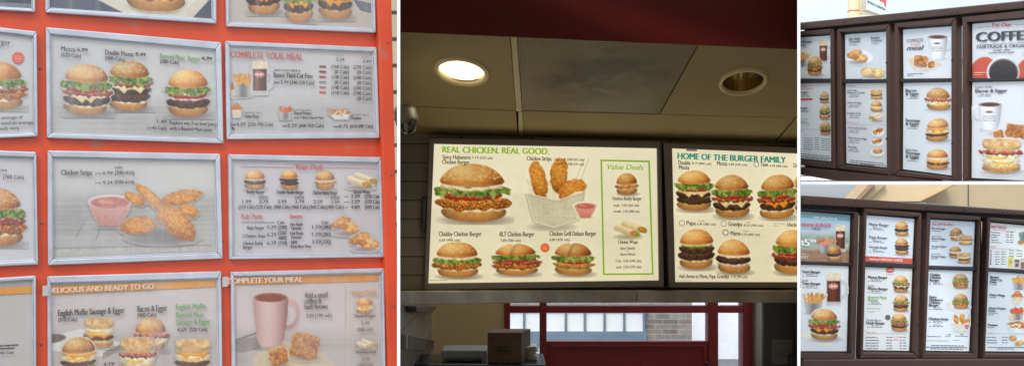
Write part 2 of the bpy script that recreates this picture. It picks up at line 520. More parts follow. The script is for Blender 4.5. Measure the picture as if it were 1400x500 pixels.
    def poutine(s, x0, y0, x1, y1):
        w, h = x1 - x0, y1 - y0
        rng = s.rng
        s.flat(s.poly([(x0 + w * .05, y0 + h * .5), (x1, y0 + h * .4), (x1 - w * .1, y1), (x0 + w * .25, y1)]), (226, 224, 222), .15, 4)
        for _ in range(22):
            a = rng.uniform(-.5, .5) + 1.57
            u, v, d = s.rec(x0 + rng.uniform(.1, .9) * w, y0 + h * rng.uniform(.1, .55), max(.7, h * .06), w * .14, a, .3)
            k = rng.uniform(0, 1); s.flat(d, (160 + 60 * k, 84 + 60 * k, 36 + 40 * k), .3, 2, .45)
        for _ in range(6):
            u, v, d = s.ell(x0 + rng.uniform(.2, .8) * w, y0 + h * rng.uniform(.2, .5), h * .09, h * .08)
            s.flat(d, (250, 240, 215))

    def strips(s, L):
        for (cx, cy, rx, ry, a) in L:
            s.blob(cx, cy, rx, ry, a, (140, 72, 20), (228, 156, 70), .65, 1.8, .06)

    def basket(s, x0, y0, x1, y1):
        w, h = x1 - x0, y1 - y0
        P = lambda a, b: (x0 + a * w, y0 + b * h)
        s.shadow(*P(.42, .95), w * .45, h * .07, .35)
        # wire handle
        for a0, a1 in ((.78, 1.0), (.70, .93)):
            d = .55 - np.abs((s.X - P(a0, .52)[0]) * (P(a1, .05)[1] - P(a0, .52)[1]) - (s.Y - P(a0, .52)[1]) * (P(a1, .05)[0] - P(a0, .52)[0])) / math.hypot(P(a1, .05)[0] - P(a0, .52)[0], P(a1, .05)[1] - P(a0, .52)[1])
            m = s.mk(d, .5) * (s.Y < P(0, .52)[1]) * (s.Y > P(0, .02)[1])
            s.over(m * .7, A3((190, 185, 170)))
        s.flat(s.poly([P(.0, .3), P(.9, .34), P(.8, .62), P(.12, .7)]), (244, 236, 218), .12, 4)
        s.strips([(*P(.2, .32), w * .13, h * .26, -.25), (*P(.53, .25), w * .14, h * .24, .08), (*P(.74, .45), w * .25, h * .13, -.45)])
        s.flat(s.poly([P(.0, .45), P(.3, .58), P(.5, .66), P(.78, .48), P(.92, .46), P(.78, .72), P(.1, .72)]), (248, 242, 226), .12, 4)
        q = [P(.0, .5), P(.5, .6), P(.95, .48), P(.86, .84), P(.45, .95), P(.12, .88)]
        d = s.poly(q)
        mesh = ((np.sin(s.X * 2.6) > .3) | (np.sin(s.Y * 2.6) > .3)).astype(float)
        g = (.55 + .3 * mesh + .25 * (s.fbm(8) - .5))[..., None]
        s.over(s.mk(d) * .88, A3((120, 112, 96)) * (1 - g) + A3((246, 240, 222)) * g)
        for (a, b) in ((P(.0, .5), P(.5, .6)), (P(.5, .6), P(.95, .48)), (P(.12, .88), P(.45, .96)), (P(.45, .96), P(.86, .85)), (P(0, .5), P(.12, .88)), (P(.95, .48), P(.86, .85))):
            L = math.hypot(b[0] - a[0], b[1] - a[1])
            u, v, dd = s.rec((a[0] + b[0]) / 2, (a[1] + b[1]) / 2, L / 2, max(.6, h * .014), math.atan2(b[1] - a[1], b[0] - a[0]), .5)
            s.flat(dd, (236, 230, 214)); 
            s.over(s.mk(dd, .4) * np.clip(v, 0, 1) * .6, A3((110, 100, 84)))

    def dip(s, x0, y0, x1, y1, c=(196, 88, 74)):
        cx, w, h = (x0 + x1) / 2, x1 - x0, y1 - y0
        s.shadow(cx, y1, w * .4, h * .12, .35)
        q = [(x0, y0 + h * .22), (x1, y0 + h * .22), (x1 - w * .08, y0 + h * .55), (x1 - w * .28, y1), (x0 + w * .28, y1), (x0 + w * .08, y0 + h * .55)]
        t = (s.Y - y0) / h
        s.over(s.mk(s.poly(q)) * .9, A3((228, 190, 180)) * (1 - t[..., None]) + A3(c) * t[..., None] * (1 + .3 * (s.fbm(3) - .5))[..., None])
        u, v, d = s.ell(cx, y0 + h * .24, w * .5, h * .22); s.flat(d, (232, 214, 206))
        u, v, d = s.ell(cx, y0 + h * .27, w * .45, h * .18); s.flat(d, c, .3, 4)
        u, v, d = s.ell(cx - w * .1, y0 + h * .25, w * .2, h * .05, .1); s.over(s.mk(d) * .5, A3((240, 190, 170)))

    def rootbeer(s, x0, y0, x1, y1, haze_mix=0.0):
        w, h = x1 - x0, y1 - y0
        bw = w * .7
        u, v, d = s.ell(x0 + w * .74, y0 + h * .52, w * .26, h * .3)
        rr = np.sqrt(u * u + v * v)
        s.over(s.mk((.2 - np.abs(rr - .8)) * w * .26) * .75, A3((196, 196, 196)) * (1 + .5 * (s.fbm(2) - .5))[..., None])
        u, v, d = s.rec(x0 + bw / 2, y0 + h * .52, bw / 2, h * .48, 0, bw * .1)
        s.over(s.mk(d) * .9, A3((206, 204, 202)) * (1 + .2 * (s.fbm(4) - .5))[..., None])
        u, v, d = s.rec(x0 + bw / 2, y0 + h * .5, bw * .44, h * .38, 0, bw * .08)
        t = u[..., None]; k = np.clip(.55 + .45 * np.cos(t * 2.2 + .5), 0, 1)
        s.over(s.mk(d), A3((46, 20, 12)) * (1 - k) + A3((112, 52, 28)) * k)
        u, v, d = s.rec(x0 + bw / 2, y0 + h * .12, bw * .47, h * .12, 0, bw * .12)
        s.over(s.mk(d), A3((236, 216, 184)) * (1 + .25 * (s.fbm(2) - .5))[..., None])
        u, v, d = s.ell(x0 + bw * .47, y0 + h * .4, bw * .32, h * .085); s.flat(d, (238, 226, 214))
        u, v, d = s.ell(x0 + bw * .47, y0 + h * .4, bw * .29, h * .068); s.flat(d, (196, 74, 36))
        s.over(s.mk(d) * (np.abs(v) < .5) * (np.abs(np.sin(u * 5)) > .35) * (np.abs(u) < .85), A3((245, 236, 226)))
        for k in range(5):
            s.over(s.mk(.4 - np.abs(s.X - (x0 + bw * (.15 + .17 * k)))) * (s.Y > y0 + h * .9) * (s.Y < y1 - 1) * .5, A3((120, 110, 105)))

    def mug(s, x0, y0, x1, y1, handle='r', text=True, white=(246, 244, 242), grey=(176, 174, 176), coffee=(92, 58, 42)):
        w, h = x1 - x0, y1 - y0
        bw = w * .76
        bx = x0 if handle == 'r' else x1 - bw
        hx = bx + bw if handle == 'r' else bx
        u, v, d = s.ell(hx, y0 + h * .42, w * .24, h * .28, .2 if handle == 'r' else -.2)
        rr = np.sqrt(u * u + v * v)
        s.over(s.mk((.17 - np.abs(rr - .83)) * w * .24), A3(grey) * .4 + A3(white) * .6 * (1 - .15 * np.clip(v, -1, 1))[..., None])
        s.shadow(bx + bw / 2, y1 - h * .02, bw * .55, h * .07, .35)
        q = [(bx, y0 + h * .1), (bx + bw, y0 + h * .1), (bx + bw * .97, y0 + h * .45), (bx + bw * .88, y0 + h * .85), (bx + bw * .76, y1), (bx + bw * .24, y1), (bx + bw * .12, y0 + h * .85), (bx + bw * .03, y0 + h * .45)]
        d = s.poly(q); t = np.clip((s.X - bx) / bw, 0, 1)
        k = np.clip(1 - 1.6 * (t - .42) ** 2 * 2.2 - .12 * (s.Y - y0) / h, 0, 1)[..., None]
        s.over(s.mk(d), A3(grey) * (1 - k) + A3(white) * k)
        u, v, d = s.ell(bx + bw / 2, y0 + h * .105, bw * .5, h * .1); s.flat(d, white)
        u, v, d = s.ell(bx + bw / 2, y0 + h * .115, bw * .46, h * .08); s.flat(d, np.asarray(grey) * .9)
        u, v, d = s.ell(bx + bw / 2, y0 + h * .13, bw * .43, h * .065); s.flat(d, coffee, .2, 5)
        if text:
            u, v, d = s.ell(bx + bw * .47, y0 + h * .38, bw * .15, h * .035); s.flat(d, (120, 70, 60))
            for r_ in range(3):
                yy = y0 + h * (.52 + .075 * r_)
                m = (np.abs(s.Y - yy) < h * .012 + .25) * (np.abs(s.X - (bx + bw * .47)) < bw * .3) * (np.sin(s.X * 2.4 + r_ * 2) > -.5)
                s.over(m * .6, A3((110, 108, 110)))

    def hash(s, cx, cy, w, h, ang=.2):
        u, v, d = s.rec(cx, cy, w / 2, h / 2, ang, min(w, h) * .22)
        n = s.fbm(2.2, 3); m = s.fbm(max(3, w * .2), 2)
        k = np.clip(.5 + (n - .5) * 1.5 + (m - .5) * .9 - .3 * np.clip(v, -1, 1) ** 3, 0, 1)[..., None]
        s.over(s.mk(d + (m - .5) * h * .2), A3((148, 80, 32)) * (1 - k) + A3((224, 164, 92)) * k)

    def paper(s, pts, c=(222, 198, 150)): s.flat(s.poly(pts), c, .14, 6)

    def plate(s, cx, cy, rx, ry):
        s.shadow(cx, cy + ry * .35, rx * 1.02, ry, .4, (110, 110, 115))
        u, v, d = s.ell(cx, cy, rx, ry); s.flat(d, (240, 241, 243))
        u, v, d = s.ell(cx, cy - ry * .05, rx * .74, ry * .7); s.flat(d, (226, 228, 232))
        u, v, d = s.ell(cx, cy - ry * .02, rx * .7, ry * .66); s.flat(d, (238, 239, 241))

    def turnover(s, x0, y0, x1, y1):
        w, h = x1 - x0, y1 - y0
        s.shadow((x0 + x1) / 2, y1 - h * .1, w * .5, h * .18, .4)
        s.blob(x0 + w * .35, y0 + h * .35, w * .36, h * .26, -.35, (134, 74, 28), (232, 172, 100), .55, 2.2)
        s.blob(x0 + w * .66, y0 + h * .62, w * .32, h * .28, .15, (146, 84, 34), (244, 196, 124), .5, 2.2)
        s.blob(x0 + w * .4, y0 + h * .55, w * .2, h * .14, .1, (120, 60, 22), (214, 140, 66), .6, 1.6)

    def wrap(s, x0, y0, x1, y1, flip=False):
        w, h = x1 - x0, y1 - y0
        f = (lambda a: x1 - a * w) if flip else (lambda a: x0 + a * w)
        s.shadow((x0 + x1) / 2, y1 - h * .1, w * .5, h * .2, .4)
        sg = -1 if flip else 1
        for (a, b) in ((.62, .3), (.4, .52)):
            u, v, d = s.rec(f(a), y0 + b * h, w * .33, h * .2, sg * .35, h * .16)
            k = np.clip(.75 - .5 * v + .5 * (s.fbm(4) - .5), 0, 1)[..., None]
            s.over(s.mk(d), A3((190, 158, 110)) * (1 - k) + A3((246, 230, 196)) * k)
            ex, ey = f(a + .27), y0 + (b + .2) * h
            u, v, d = s.ell(ex + sg * w * .03, ey, w * .15, h * .17, sg * .3); s.flat(d, (134, 164, 62), .6, 2)
            s.blob(ex, ey - h * .02, w * .11, h * .13, .3, (150, 80, 30), (226, 150, 76), .6, 1.6)

    def breakfast(s, x0, y0, x1, y1):
        w, h = x1 - x0, y1 - y0
        s.plate((x0 + x1) / 2, y0 + h * .6, w * .5, h * .38)
        s.blob(x0 + w * .35, y0 + h * .6, w * .22, h * .2, .2, (132, 70, 26), (226, 158, 84), .7, 1.5)
        s.blob(x0 + w * .62, y0 + h * .42, w * .24, h * .2, -.3, (110, 48, 22), (206, 124, 60), .7, 1.5)
        u, v, d = s.ell(x0 + w * .6, y0 + h * .7, w * .18, h * .12); s.flat(d, (250, 240, 214), .1)
        u, v, d = s.ell(x0 + w * .62, y0 + h * .68, w * .07, h * .07); s.flat(d, (240, 180, 60))

    def down(s):
        """box filter to one sample per photo px"""
        return s.rgb, s.a


# ------------------------------------------------------------------ putting print on a sheet
JOBS = []          # caption jobs, built in one go at the end


class Sheet:
    """a printed sheet on a plane: quad in photo px"""
    def __init__(s, P, quad, mat, parent, off, bg, paint=None, res=2.0, name='sheet', clip=None, seed=1):
        s.P, s.q, s.mat, s.off, s.bg, s.clip = P, [tuple(map(float, p)) for p in quad], mat, off, bg, clip
        q = np.array(s.q)
        x0, y0 = q.min(0); x1, y1 = q.max(0)
        pic = Pic(x0, y0, x1, y1, seed)
        pic.rgb[:] = A3(bg); pic.a[:] = 1
        if paint: paint(pic)
        n = pic.fbm(9, 3)
        pic.rgb = np.clip(pic.rgb * (1 + .025 * (n - .5))[..., None], 0, 1)
        s.pic = pic
        r = 1.0 if paint else 12.0
        nx = max(2, int((x1 - x0) / r)); ny = max(2, int((y1 - y0) / r))
        S, T = np.meshgrid(np.linspace(0, 1, nx + 1), np.linspace(0, 1, ny + 1))
        uv = bil(s.q, S, T)
        V = P(uv[..., 0], uv[..., 1], off).reshape(-1, 3)
        c = s.sample(uv[..., 0], uv[..., 1]).reshape(-1, 3)
        idx = np.arange((nx + 1) * (ny + 1)).reshape(ny + 1, nx + 1)
        Fc = np.stack([idx[:-1, :-1], idx[1:, :-1], idx[1:, 1:], idx[:-1, 1:]], -1).reshape(-1, 4)
        s.ob = link_mesh(name, V, Fc.tolist(), mat, parent, colors=lin(c * 255))
        s.nth = 0

    def sample(s, x, y):
        p = s.pic
        i = np.clip(((np.asarray(y) - p.y0) / (p.y1 - p.y0) * (p.h - 1)).round().astype(int), 0, p.h - 1)
        j = np.clip(((np.asarray(x) - p.x0) / (p.x1 - p.x0) * (p.w - 1)).round().astype(int), 0, p.w - 1)
        return p.rgb[i, j]

    def slope(s, x, y):
        q = np.array(s.q)
        t = (y - (q[0, 1] + q[1, 1]) / 2) / ((q[3, 1] + q[2, 1]) / 2 - (q[0, 1] + q[1, 1]) / 2)
        a = (q[1] - q[0]) * (1 - t) + (q[2] - q[3]) * t
        return a[1] / a[0]

    def pict(s, name, box, fn, seed=0, pad=2, clip=None):
        """a printed picture: painted on a fine grid of vertices, blended into the sheet at its rim"""
        x0, y0, x1, y1 = box
        p = Pic(x0 - pad, y0 - pad, x1 + pad, y1 + pad, seed + int(x0 * 3 + y0 * 7))
        fn(p)
        bg = s.sample(p.X, p.Y)
        p.rgb = np.clip(p.rgb * (1 + .09 * (p.rng.random((p.h, p.w, 1)) - .5)), 0, 1)
        rgb = p.rgb * p.a[..., None] + bg * (1 - p.a[..., None])
        if (x1 - x0) > 26:          # one vertex per photo px is enough for the larger pictures
            def half(z):
                zz = z[:z.shape[0] // 2 * 2, :z.shape[1] // 2 * 2]
                return (zz[0::2, 0::2] + zz[1::2, 0::2] + zz[0::2, 1::2] + zz[1::2, 1::2]) / 4
            X, Y, a, rgb = half(p.X), half(p.Y), half(p.a), half(rgb)
        else:
            X, Y, a = p.X, p.Y, p.a
        keep = a > .02
        q = np.array(s.q)
        # stay on the sheet
        t = (Y - q[0, 1]) / (q[3, 1] - q[0, 1])
        xl = q[0, 0] + (q[3, 0] - q[0, 0]) * t; xr = q[1, 0] + (q[2, 0] - q[1, 0]) * t
        u = (X - xl) / (xr - xl)
        yt = q[0, 1] + (q[1, 1] - q[0, 1]) * u; yb = q[3, 1] + (q[2, 1] - q[3, 1]) * u
        keep &= (X >= xl) & (X <= xr) & (Y >= yt) & (Y <= yb)
        if clip is not None: keep &= (X <= clip)
        h, w = X.shape
        idx = np.arange(h * w).reshape(h, w)
        fk = keep[:-1, :-1] | keep[1:, :-1] | keep[1:, 1:] | keep[:-1, 1:]
        # never past the sheet's edge
        Fc = np.stack([idx[:-1, :-1], idx[1:, :-1], idx[1:, 1:], idx[:-1, 1:]], -1)[fk]
        used = np.unique(Fc)
        mp = -np.ones(h * w, int); mp[used] = np.arange(len(used))
        if len(used) < 3: return None
        s.nth += 1
        V = s.P(X, Y, s.off + .0012 + .00035 * s.nth).reshape(-1, 3)[used]
        return link_mesh(name, V, mp[Fc].tolist(), s.mat, s.ob, colors=lin(rgb.reshape(-1, 3)[used] * 255))

    def cap(s, lines, col=(52, 48, 50), name='lettering', bold=1, shear=0.0):
        """lines: (text, x, baseline y, width, cap height) in photo px"""
        JOBS.append((s, lines, col, name, bold, shear))

    def shapes(s, name, polys, col, lift=.0022):
        """flat printed shapes: px polygons"""
        V = []; Fc = []
        for p in polys:
            a = np.array(p, float)
            n = len(V); V += list(s.P(a[:, 0], a[:, 1], s.off + lift)); Fc.append(tuple(range(n, n + len(p))))
        c = np.repeat(lin(col)[None], len(V), 0)
        return link_mesh(name, V, Fc, s.mat, s.ob, colors=c)

    def lines(s, rows, col=(70, 68, 70), name='fine_print_lettering', h=1.0, seed=3):
        """rows of print too small to read: (x0, x1, y) each becomes word-long dashes"""
        rng = random.Random(seed); polys = []
        for (x0, x1, y) in rows:
            x = x0; sl = s.slope((x0 + x1) / 2, y)
            while x < x1 - .5:
                w = min(rng.uniform(1.6, 5.0), x1 - x)
                f = lambda xx: y + sl * (xx - x0)
                polys.append([(x, f(x) - h), (x + w, f(x + w) - h), (x + w, f(x + w)), (x, f(x))])
                x += w + rng.uniform(.5, 1.0)
        return s.shapes(name, polys, col)

    def disc(s, name, cx, cy, r, col, ry=None, n=22, lift=.0018):
        ry = ry or r
        return s.shapes(name, [[(cx + r * math.cos(2 * math.pi * i / n), cy + ry * math.sin(2 * math.pi * i / n)) for i in range(n)]], col, lift)


def build_captions():
    objs = []
    for (s, lines, col, name, bold, shear) in JOBS:
        for ln in lines:
            c = bpy.data.curves.new('txt', 'FONT'); c.body = ln[0]; c.resolution_u = 3; c.shear = shear
            o = bpy.data.objects.new('txt', c); COL.objects.link(o); objs.append(o)
    dg = bpy.context.evaluated_depsgraph_get(); dg.update()
    it = iter(objs)
    for (s, lines, col, name, bold, shear) in JOBS:
        V = []; Fc = []
        for ln in lines:
            o = next(it)
            me = o.evaluated_get(dg).to_mesh()
            n = len(me.vertices)
            if not n: continue
            co = np.empty(n * 3); me.vertices.foreach_get('co', co); co = co.reshape(-1, 3)
            polys = [tuple(p.vertices) for p in me.polygons]
            o.evaluated_get(dg).to_mesh_clear()
            x0, x1 = co[:, 0].min(), co[:, 0].max()
            _, px, py, w, hc = ln[:5]
            X = px + (co[:, 0] - x0) / (x1 - x0) * w
            sl = ln[5] if len(ln) > 5 else s.slope(px + w / 2, py)
            Y0 = py - co[:, 1] / .682 * hc
            step = hc * .045
            for k in range(bold):
                dx = (k - (bold - 1) / 2) * step * (1.3 if bold < 4 else 1.0)
                Y = Y0 + sl * (X - px)
                b = len(V)
                V += list(s.P(X + dx, Y, s.off + .0075 + .0004 * k))
                Fc += [tuple(i + b for i in p) for p in polys]
        if not V: continue
        link_mesh(name, V, Fc, s.mat, s.ob, colors=np.repeat(lin(col)[None], len(V), 0))
    for o in objs:
        c = o.data; bpy.data.objects.remove(o); bpy.data.curves.remove(c)

# ================================================================== materials of the place
ORANGE = surf('orange_paint', lin((200, 68, 30)), .4, vary=.12, scale=4, coat=.25, bump=.04, bscale=30, dirt=((.36, .14, .09), 9, .64))
SILVER = surf('silver_aluminium', (.5, .52, .56), .34, metal=.4, vary=.1, scale=14, bump=.05, bscale=40, dirt=((.40, .41, .42), 9, .6))
BROWN = surf('brown_painted_steel', lin((72, 49, 39)), .38, vary=.12, scale=4, bump=.05, bscale=80, dirt=((.05, .035, .03), 5, .6))
BLACK = surf('black_gasket', (.025, .024, .026), .5, vary=.2)
WHITE = surf('white_render', (.86, .86, .85), .7, vary=.02)
TAN = surf('tan_render', lin((214, 188, 148)), .8, vary=.05, scale=3, bump=.25, bscale=150)
TAN_DARK = surf('dull_tan_render', lin((186, 165, 132)), .85, vary=.06, scale=2.5, bump=.25, bscale=150)
TAN_TRIM = surf('brown_tan_trim', lin((160, 132, 100)), .7, vary=.08, scale=5)
CREAM = surf('cream_panel', lin((226, 212, 176)), .7, vary=.05, scale=2)
RED_SOFFIT = surf('dark_red_paint', lin((104, 20, 8)), .5, vary=.08, scale=3)
RED_FRAME = surf('maroon_frame_paint', lin((140, 36, 34)), .45, vary=.1, scale=6)
CEIL = surf('ceiling_board', lin((168, 150, 108)), .75, vary=.04, scale=3, bump=.08, bscale=120)
TBAR = surf('ceiling_bar', lin((205, 190, 150)), .5, vary=.04)
STEEL = surf('brushed_steel', (.34, .31, .26), .4, metal=.85, vary=.4, scale=3.5, stretch=(1.6, 1, .5), bump=.05, bscale=60)
BOXGREY = surf('grey_lightbox_metal', lin((128, 120, 114)), .42, metal=.2, vary=.08, scale=8)
PLASTER = surf('kitchen_plaster', lin((214, 186, 128)), .8, vary=.07, scale=2, bump=.1, bscale=60)
CARD = surf('brown_cardboard', lin((112, 88, 68)), .85, vary=.1, scale=8, bump=.1, bscale=50)
CARD_INK = surf('box_print', lin((70, 74, 46)), .85, vary=.2)
PLASTIC = surf('grey_plastic', lin((150, 150, 146)), .4, vary=.06)
DARKPLASTIC = surf('black_plastic', (.02, .02, .022), .3, vary=.1)
PAPER = surf('white_paper', lin((215, 208, 198)), .85, vary=.08, scale=15)
CONCRETE = surf('pale_concrete', lin((196, 186, 172)), .9, vary=.12, scale=.8, bump=.2, bscale=30)
ASPHALT = surf('car_park_asphalt', (.12, .12, .12), .9, vary=.25, scale=.7, bump=.3, bscale=60)
BLUEGREY = surf('blue_grey_joinery', lin((112, 130, 146)), .5, vary=.1)
SIGNCREAM = surf('cream_sign_cladding', lin((232, 216, 180)), .5, vary=.04)
LEAF = surf('hedge_leaf', (.06, .1, .03), .6, vary=.5, scale=9)
TWIG = surf('hedge_stem', (.12, .08, .05), .8, vary=.2)
REFLECT = surf('downlight_reflector', lin((190, 170, 120)), .18, metal=.9, vary=.2, scale=9, stretch=(5, 5, .4))
TRIM = surf('downlight_trim', lin((214, 196, 150)), .4, vary=.05)
LAMP = emit_mat('lit_lamp_lens', (1.0, .92, .62), 1.25)
GLARE_PANE = surf('white_glare_pane', (.86, .87, .88), .6, vary=.02)  # near-white colour stands for overexposed glare in the panes
GLASS = glass_mat('window_glass')


def tile_mat(name, c1, c2, mortar, sx, sy, rough=.4, rot=0, bw=.5, rh=.25, ms=.012, off=.5):
    m, nt, b = new_mat(name); N, L = nt.nodes, nt.links
    tc = N.new('ShaderNodeTexCoord'); sp = N.new('ShaderNodeSeparateXYZ'); cb = N.new('ShaderNodeCombineXYZ')
    L.new(tc.outputs['Object'], sp.inputs[0])
    L.new(sp.outputs['Y' if rot else 'X'], cb.inputs[0]); L.new(sp.outputs['Z'], cb.inputs[1])
    br = N.new('ShaderNodeTexBrick'); br.offset = off
    br.inputs['Color1'].default_value = (*c1, 1); br.inputs['Color2'].default_value = (*c2, 1); br.inputs['Mortar'].default_value = (*mortar, 1)
    br.inputs['Scale'].default_value = sx; br.inputs['Brick Width'].default_value = bw; br.inputs['Row Height'].default_value = rh
    br.inputs['Mortar Size'].default_value = ms
    L.new(cb.outputs[0], br.inputs['Vector'])
    nz = N.new('ShaderNodeTexNoise'); nz.inputs['Scale'].default_value = 7; nz.inputs['Detail'].default_value = 6
    L.new(tc.outputs['Object'], nz.inputs['Vector'])
    mr = N.new('ShaderNodeMapRange'); mr.inputs[3].default_value = 1 - sy; mr.inputs[4].default_value = 1 + sy
    L.new(nz.outputs['Fac'], mr.inputs[0])
    vm = N.new('ShaderNodeVectorMath'); vm.operation = 'SCALE'
    L.new(br.outputs['Color'], vm.inputs[0]); L.new(mr.outputs[0], vm.inputs['Scale']); L.new(vm.outputs[0], b.inputs['Base Color'])
    bp = N.new('ShaderNodeBump'); bp.inputs['Strength'].default_value = .4; bp.inputs['Distance'].default_value = .004; bp.invert = True
    L.new(br.outputs['Fac'], bp.inputs['Height']); L.new(bp.outputs[0], b.inputs['Normal'])
    b.inputs['Roughness'].default_value = rough
    return m


WALLTILE = tile_mat('grey_wall_tile', lin((150, 134, 108)), lin((140, 124, 98)), lin((66, 58, 46)), 1.0, .1, .35, 0, .42, .11, .004, 0)
SIDETILE = tile_mat('kitchen_side_tile', lin((140, 132, 118)), lin((132, 124, 110)), lin((70, 64, 54)), 1.0, .1, .35, 1, .6, .3, .006, 0)
STONE = tile_mat('old_brick', lin((150, 140, 132)), lin((118, 108, 102)), lin((160, 152, 146)), 1.0, .5, .9, 0, .23, .075, .008)
SIDING = tile_mat('beige_siding', lin((176, 164, 140)), lin((170, 158, 134)), lin((72, 56, 44)), 1.0, .08, .8, 0, 40., .155, .012, 0)


def perforated():  # holes and soot
    m, nt, b = new_mat('perforated_metal'); N, L = nt.nodes, nt.links
    tc = N.new('ShaderNodeTexCoord')
    sc = N.new('ShaderNodeVectorMath'); sc.operation = 'MULTIPLY'; sc.inputs[1].default_value = (84, 30, 30)
    L.new(tc.outputs['Object'], sc.inputs[0])
    fr = N.new('ShaderNodeVectorMath'); fr.operation = 'FRACTION'; L.new(sc.outputs[0], fr.inputs[0])
    sb = N.new('ShaderNodeVectorMath'); sb.operation = 'SUBTRACT'; sb.inputs[1].default_value = (.5, .5, .5); L.new(fr.outputs[0], sb.inputs[0])
    ml = N.new('ShaderNodeVectorMath'); ml.operation = 'MULTIPLY'; ml.inputs[1].default_value = (1, 1, 0); L.new(sb.outputs[0], ml.inputs[0])
    ln = N.new('ShaderNodeVectorMath'); ln.operation = 'LENGTH'; L.new(ml.outputs[0], ln.inputs[0])
    lt = N.new('ShaderNodeMath'); lt.operation = 'LESS_THAN'; lt.inputs[1].default_value = .3; L.new(ln.outputs['Value'], lt.inputs[0])
    # soot stains carried by the air stream
    nz = N.new('ShaderNodeTexNoise'); nz.inputs['Scale'].default_value = 4.5; nz.inputs['Detail'].default_value = 5; nz.inputs['Distortion'].default_value = .8
    L.new(tc.outputs['Object'], nz.inputs['Vector'])
    dist = N.new('ShaderNodeVectorMath'); dist.operation = 'MULTIPLY'; dist.inputs[1].default_value = (1.9, 1.3, 0); L.new(tc.outputs['Object'], dist.inputs[0])
    dl = N.new('ShaderNodeVectorMath'); dl.operation = 'LENGTH'; L.new(dist.outputs[0], dl.inputs[0])
    mr = N.new('ShaderNodeMapRange'); mr.inputs[1].default_value = .16; mr.inputs[2].default_value = .72; mr.inputs[3].default_value = 1.1; mr.inputs[4].default_value = 0
    L.new(dl.outputs['Value'], mr.inputs[0])
    r2 = N.new('ShaderNodeMapRange'); r2.inputs[1].default_value = .36; r2.inputs[2].default_value = .62; r2.inputs[3].default_value = .3; r2.inputs[4].default_value = 1.5; L.new(nz.outputs['Fac'], r2.inputs[0])
    mm = N.new('ShaderNodeMath'); mm.operation = 'MULTIPLY'; mm.use_clamp = True; L.new(mr.outputs[0], mm.inputs[0]); L.new(r2.outputs[0], mm.inputs[1])
    mx = N.new('ShaderNodeMix'); mx.data_type = 'RGBA'
    mx.inputs[6].default_value = (*lin((136, 122, 92)), 1); mx.inputs[7].default_value = (*lin((22, 16, 10)), 1); L.new(mm.outputs[0], mx.inputs[0])
    m2 = N.new('ShaderNodeMix'); m2.data_type = 'RGBA'; L.new(lt.outputs[0], m2.inputs[0]); L.new(mx.outputs[2], m2.inputs[6]); m2.inputs[7].default_value = (.05, .042, .03, 1)
    L.new(m2.outputs[2], b.inputs['Base Color']); b.inputs['Roughness'].default_value = .5
    return m


PERF = perforated()
G1, G2, G3, G4 = .80, .9, 1.04, 1.02
PR1 = print_mat('print_under_acrylic', G1, .35, coat=.7, dirt=.06, tint=(1.0, .985, .955), coat_rough=.12, haze_mix=.02, glare_streak=.24)
PR2 = print_mat('backlit_film', .5, .4, emit=1.0, dirt=.05, tint=(1.0, .955, .76))  # dirt noise here stands for uneven tube light behind the film
PR3 = print_mat('display_sheet_upper', G3, .3, coat=.25, dirt=.03)
PR4 = print_mat('display_sheet_lower', G4, .3, coat=.25, dirt=.03)

P1 = Plane(3.4, -.00035, 270)
P2 = Plane(6.0, -.00008, 818)
PW = Plane(6.14, -.00008, 818)
P3 = Plane(10.0, .00095, 1247)
P4 = Plane(10.0, -.0003, 1247)

# ================================================================== ground, partitions
g = MB().add([(-400, -60, 0), (400, -60, 0), (400, 900, 0), (-400, 900, 0)], [(0, 1, 2, 3)]).build('ground', ASPHALT); structure(g)


def partition(x0, x1, D0, D1, h, label):
    a = [(pt(x, 300, D)[0], D) for x, D in ((x0, D0), (x1, D0), (x1, D1), (x0, D1))]
    o = MB().prism([(x, y, 0) for x, y in a], [(x, y, h) for x, y in a]).build('white_wall', WHITE)
    return tag(o, label, 'wall')


partition(542.9, 547.1, 2.2, 9.4, 4.8, 'thin white wall standing between the orange menu board and the dark restaurant room')
partition(1090.1, 1094.2, 2.2, 14.0, 5.8, 'thin white wall standing between the dark restaurant room and the brown drive-through boards')
o = MB().hexa([pt(1090.5, 248, 8.2), pt(1424, 248, 8.2), pt(1424, 252, 8.2), pt(1090.5, 252, 8.2)],
              [pt(1090.5, 248, 8.45), pt(1424, 248, 8.45), pt(1424, 251.8, 8.45), pt(1090.5, 251.8, 8.45)]).build('white_beam', WHITE)
tag(o, 'thin white horizontal beam dividing the upper drive-through board from the lower one', 'beam')
b0 = pt(1424, 248, 8.3)
o = MB().box(b0[0], b0[0] + .08, 8.2, 8.45, 0, b0[2] + .01).build('white_post', WHITE)
tag(o, 'white post holding up the far end of the white beam', 'post')

# ================================================================== SET 1: orange board with silver panels
root = empty('orange_menu_board', P1(270, 560, -.05) * np.array([1, 1, 0]), 'bright orange menu board backing that carries the silver-framed menu panels', 'menu board')
MB().slab(P1, [(-70, -62), (532, -22), (534, 545), (-70, 560)], -.03, 0).build('backing', ORANGE, root)
bevel(MB().slab(P1, [(510.5, -40), (530.5, -40), (543.5, 545), (528, 545)], -.03, .03).build('edge_post', ORANGE, root), .006)
for x in (60, 400):
    p = P1(x, 556, -.06); MB().box(p[0] - .05, p[0] + .05, p[1] - .02, p[1] + .08, 0, p[2] + .2).build('leg', ORANGE, root)
for (x, y, o_) in ((54.5, 94, 0), (57, 305, 0), (56, 470, 0), (534, 417, .03), (526, 60, .03), (531, 240, .03), (300, 150, 0), (304, 330, 0)):
    c = Vector(P1(x, y, o_)); MB().lathe(c, [(.0042, 0), (.0042, .0015), (.0028, .0026), (.0005, .003)], Vector(P1.n), n=12).build('screw', surf('screw_head', (.2, .12, .1), .4, metal=.6), root, True)

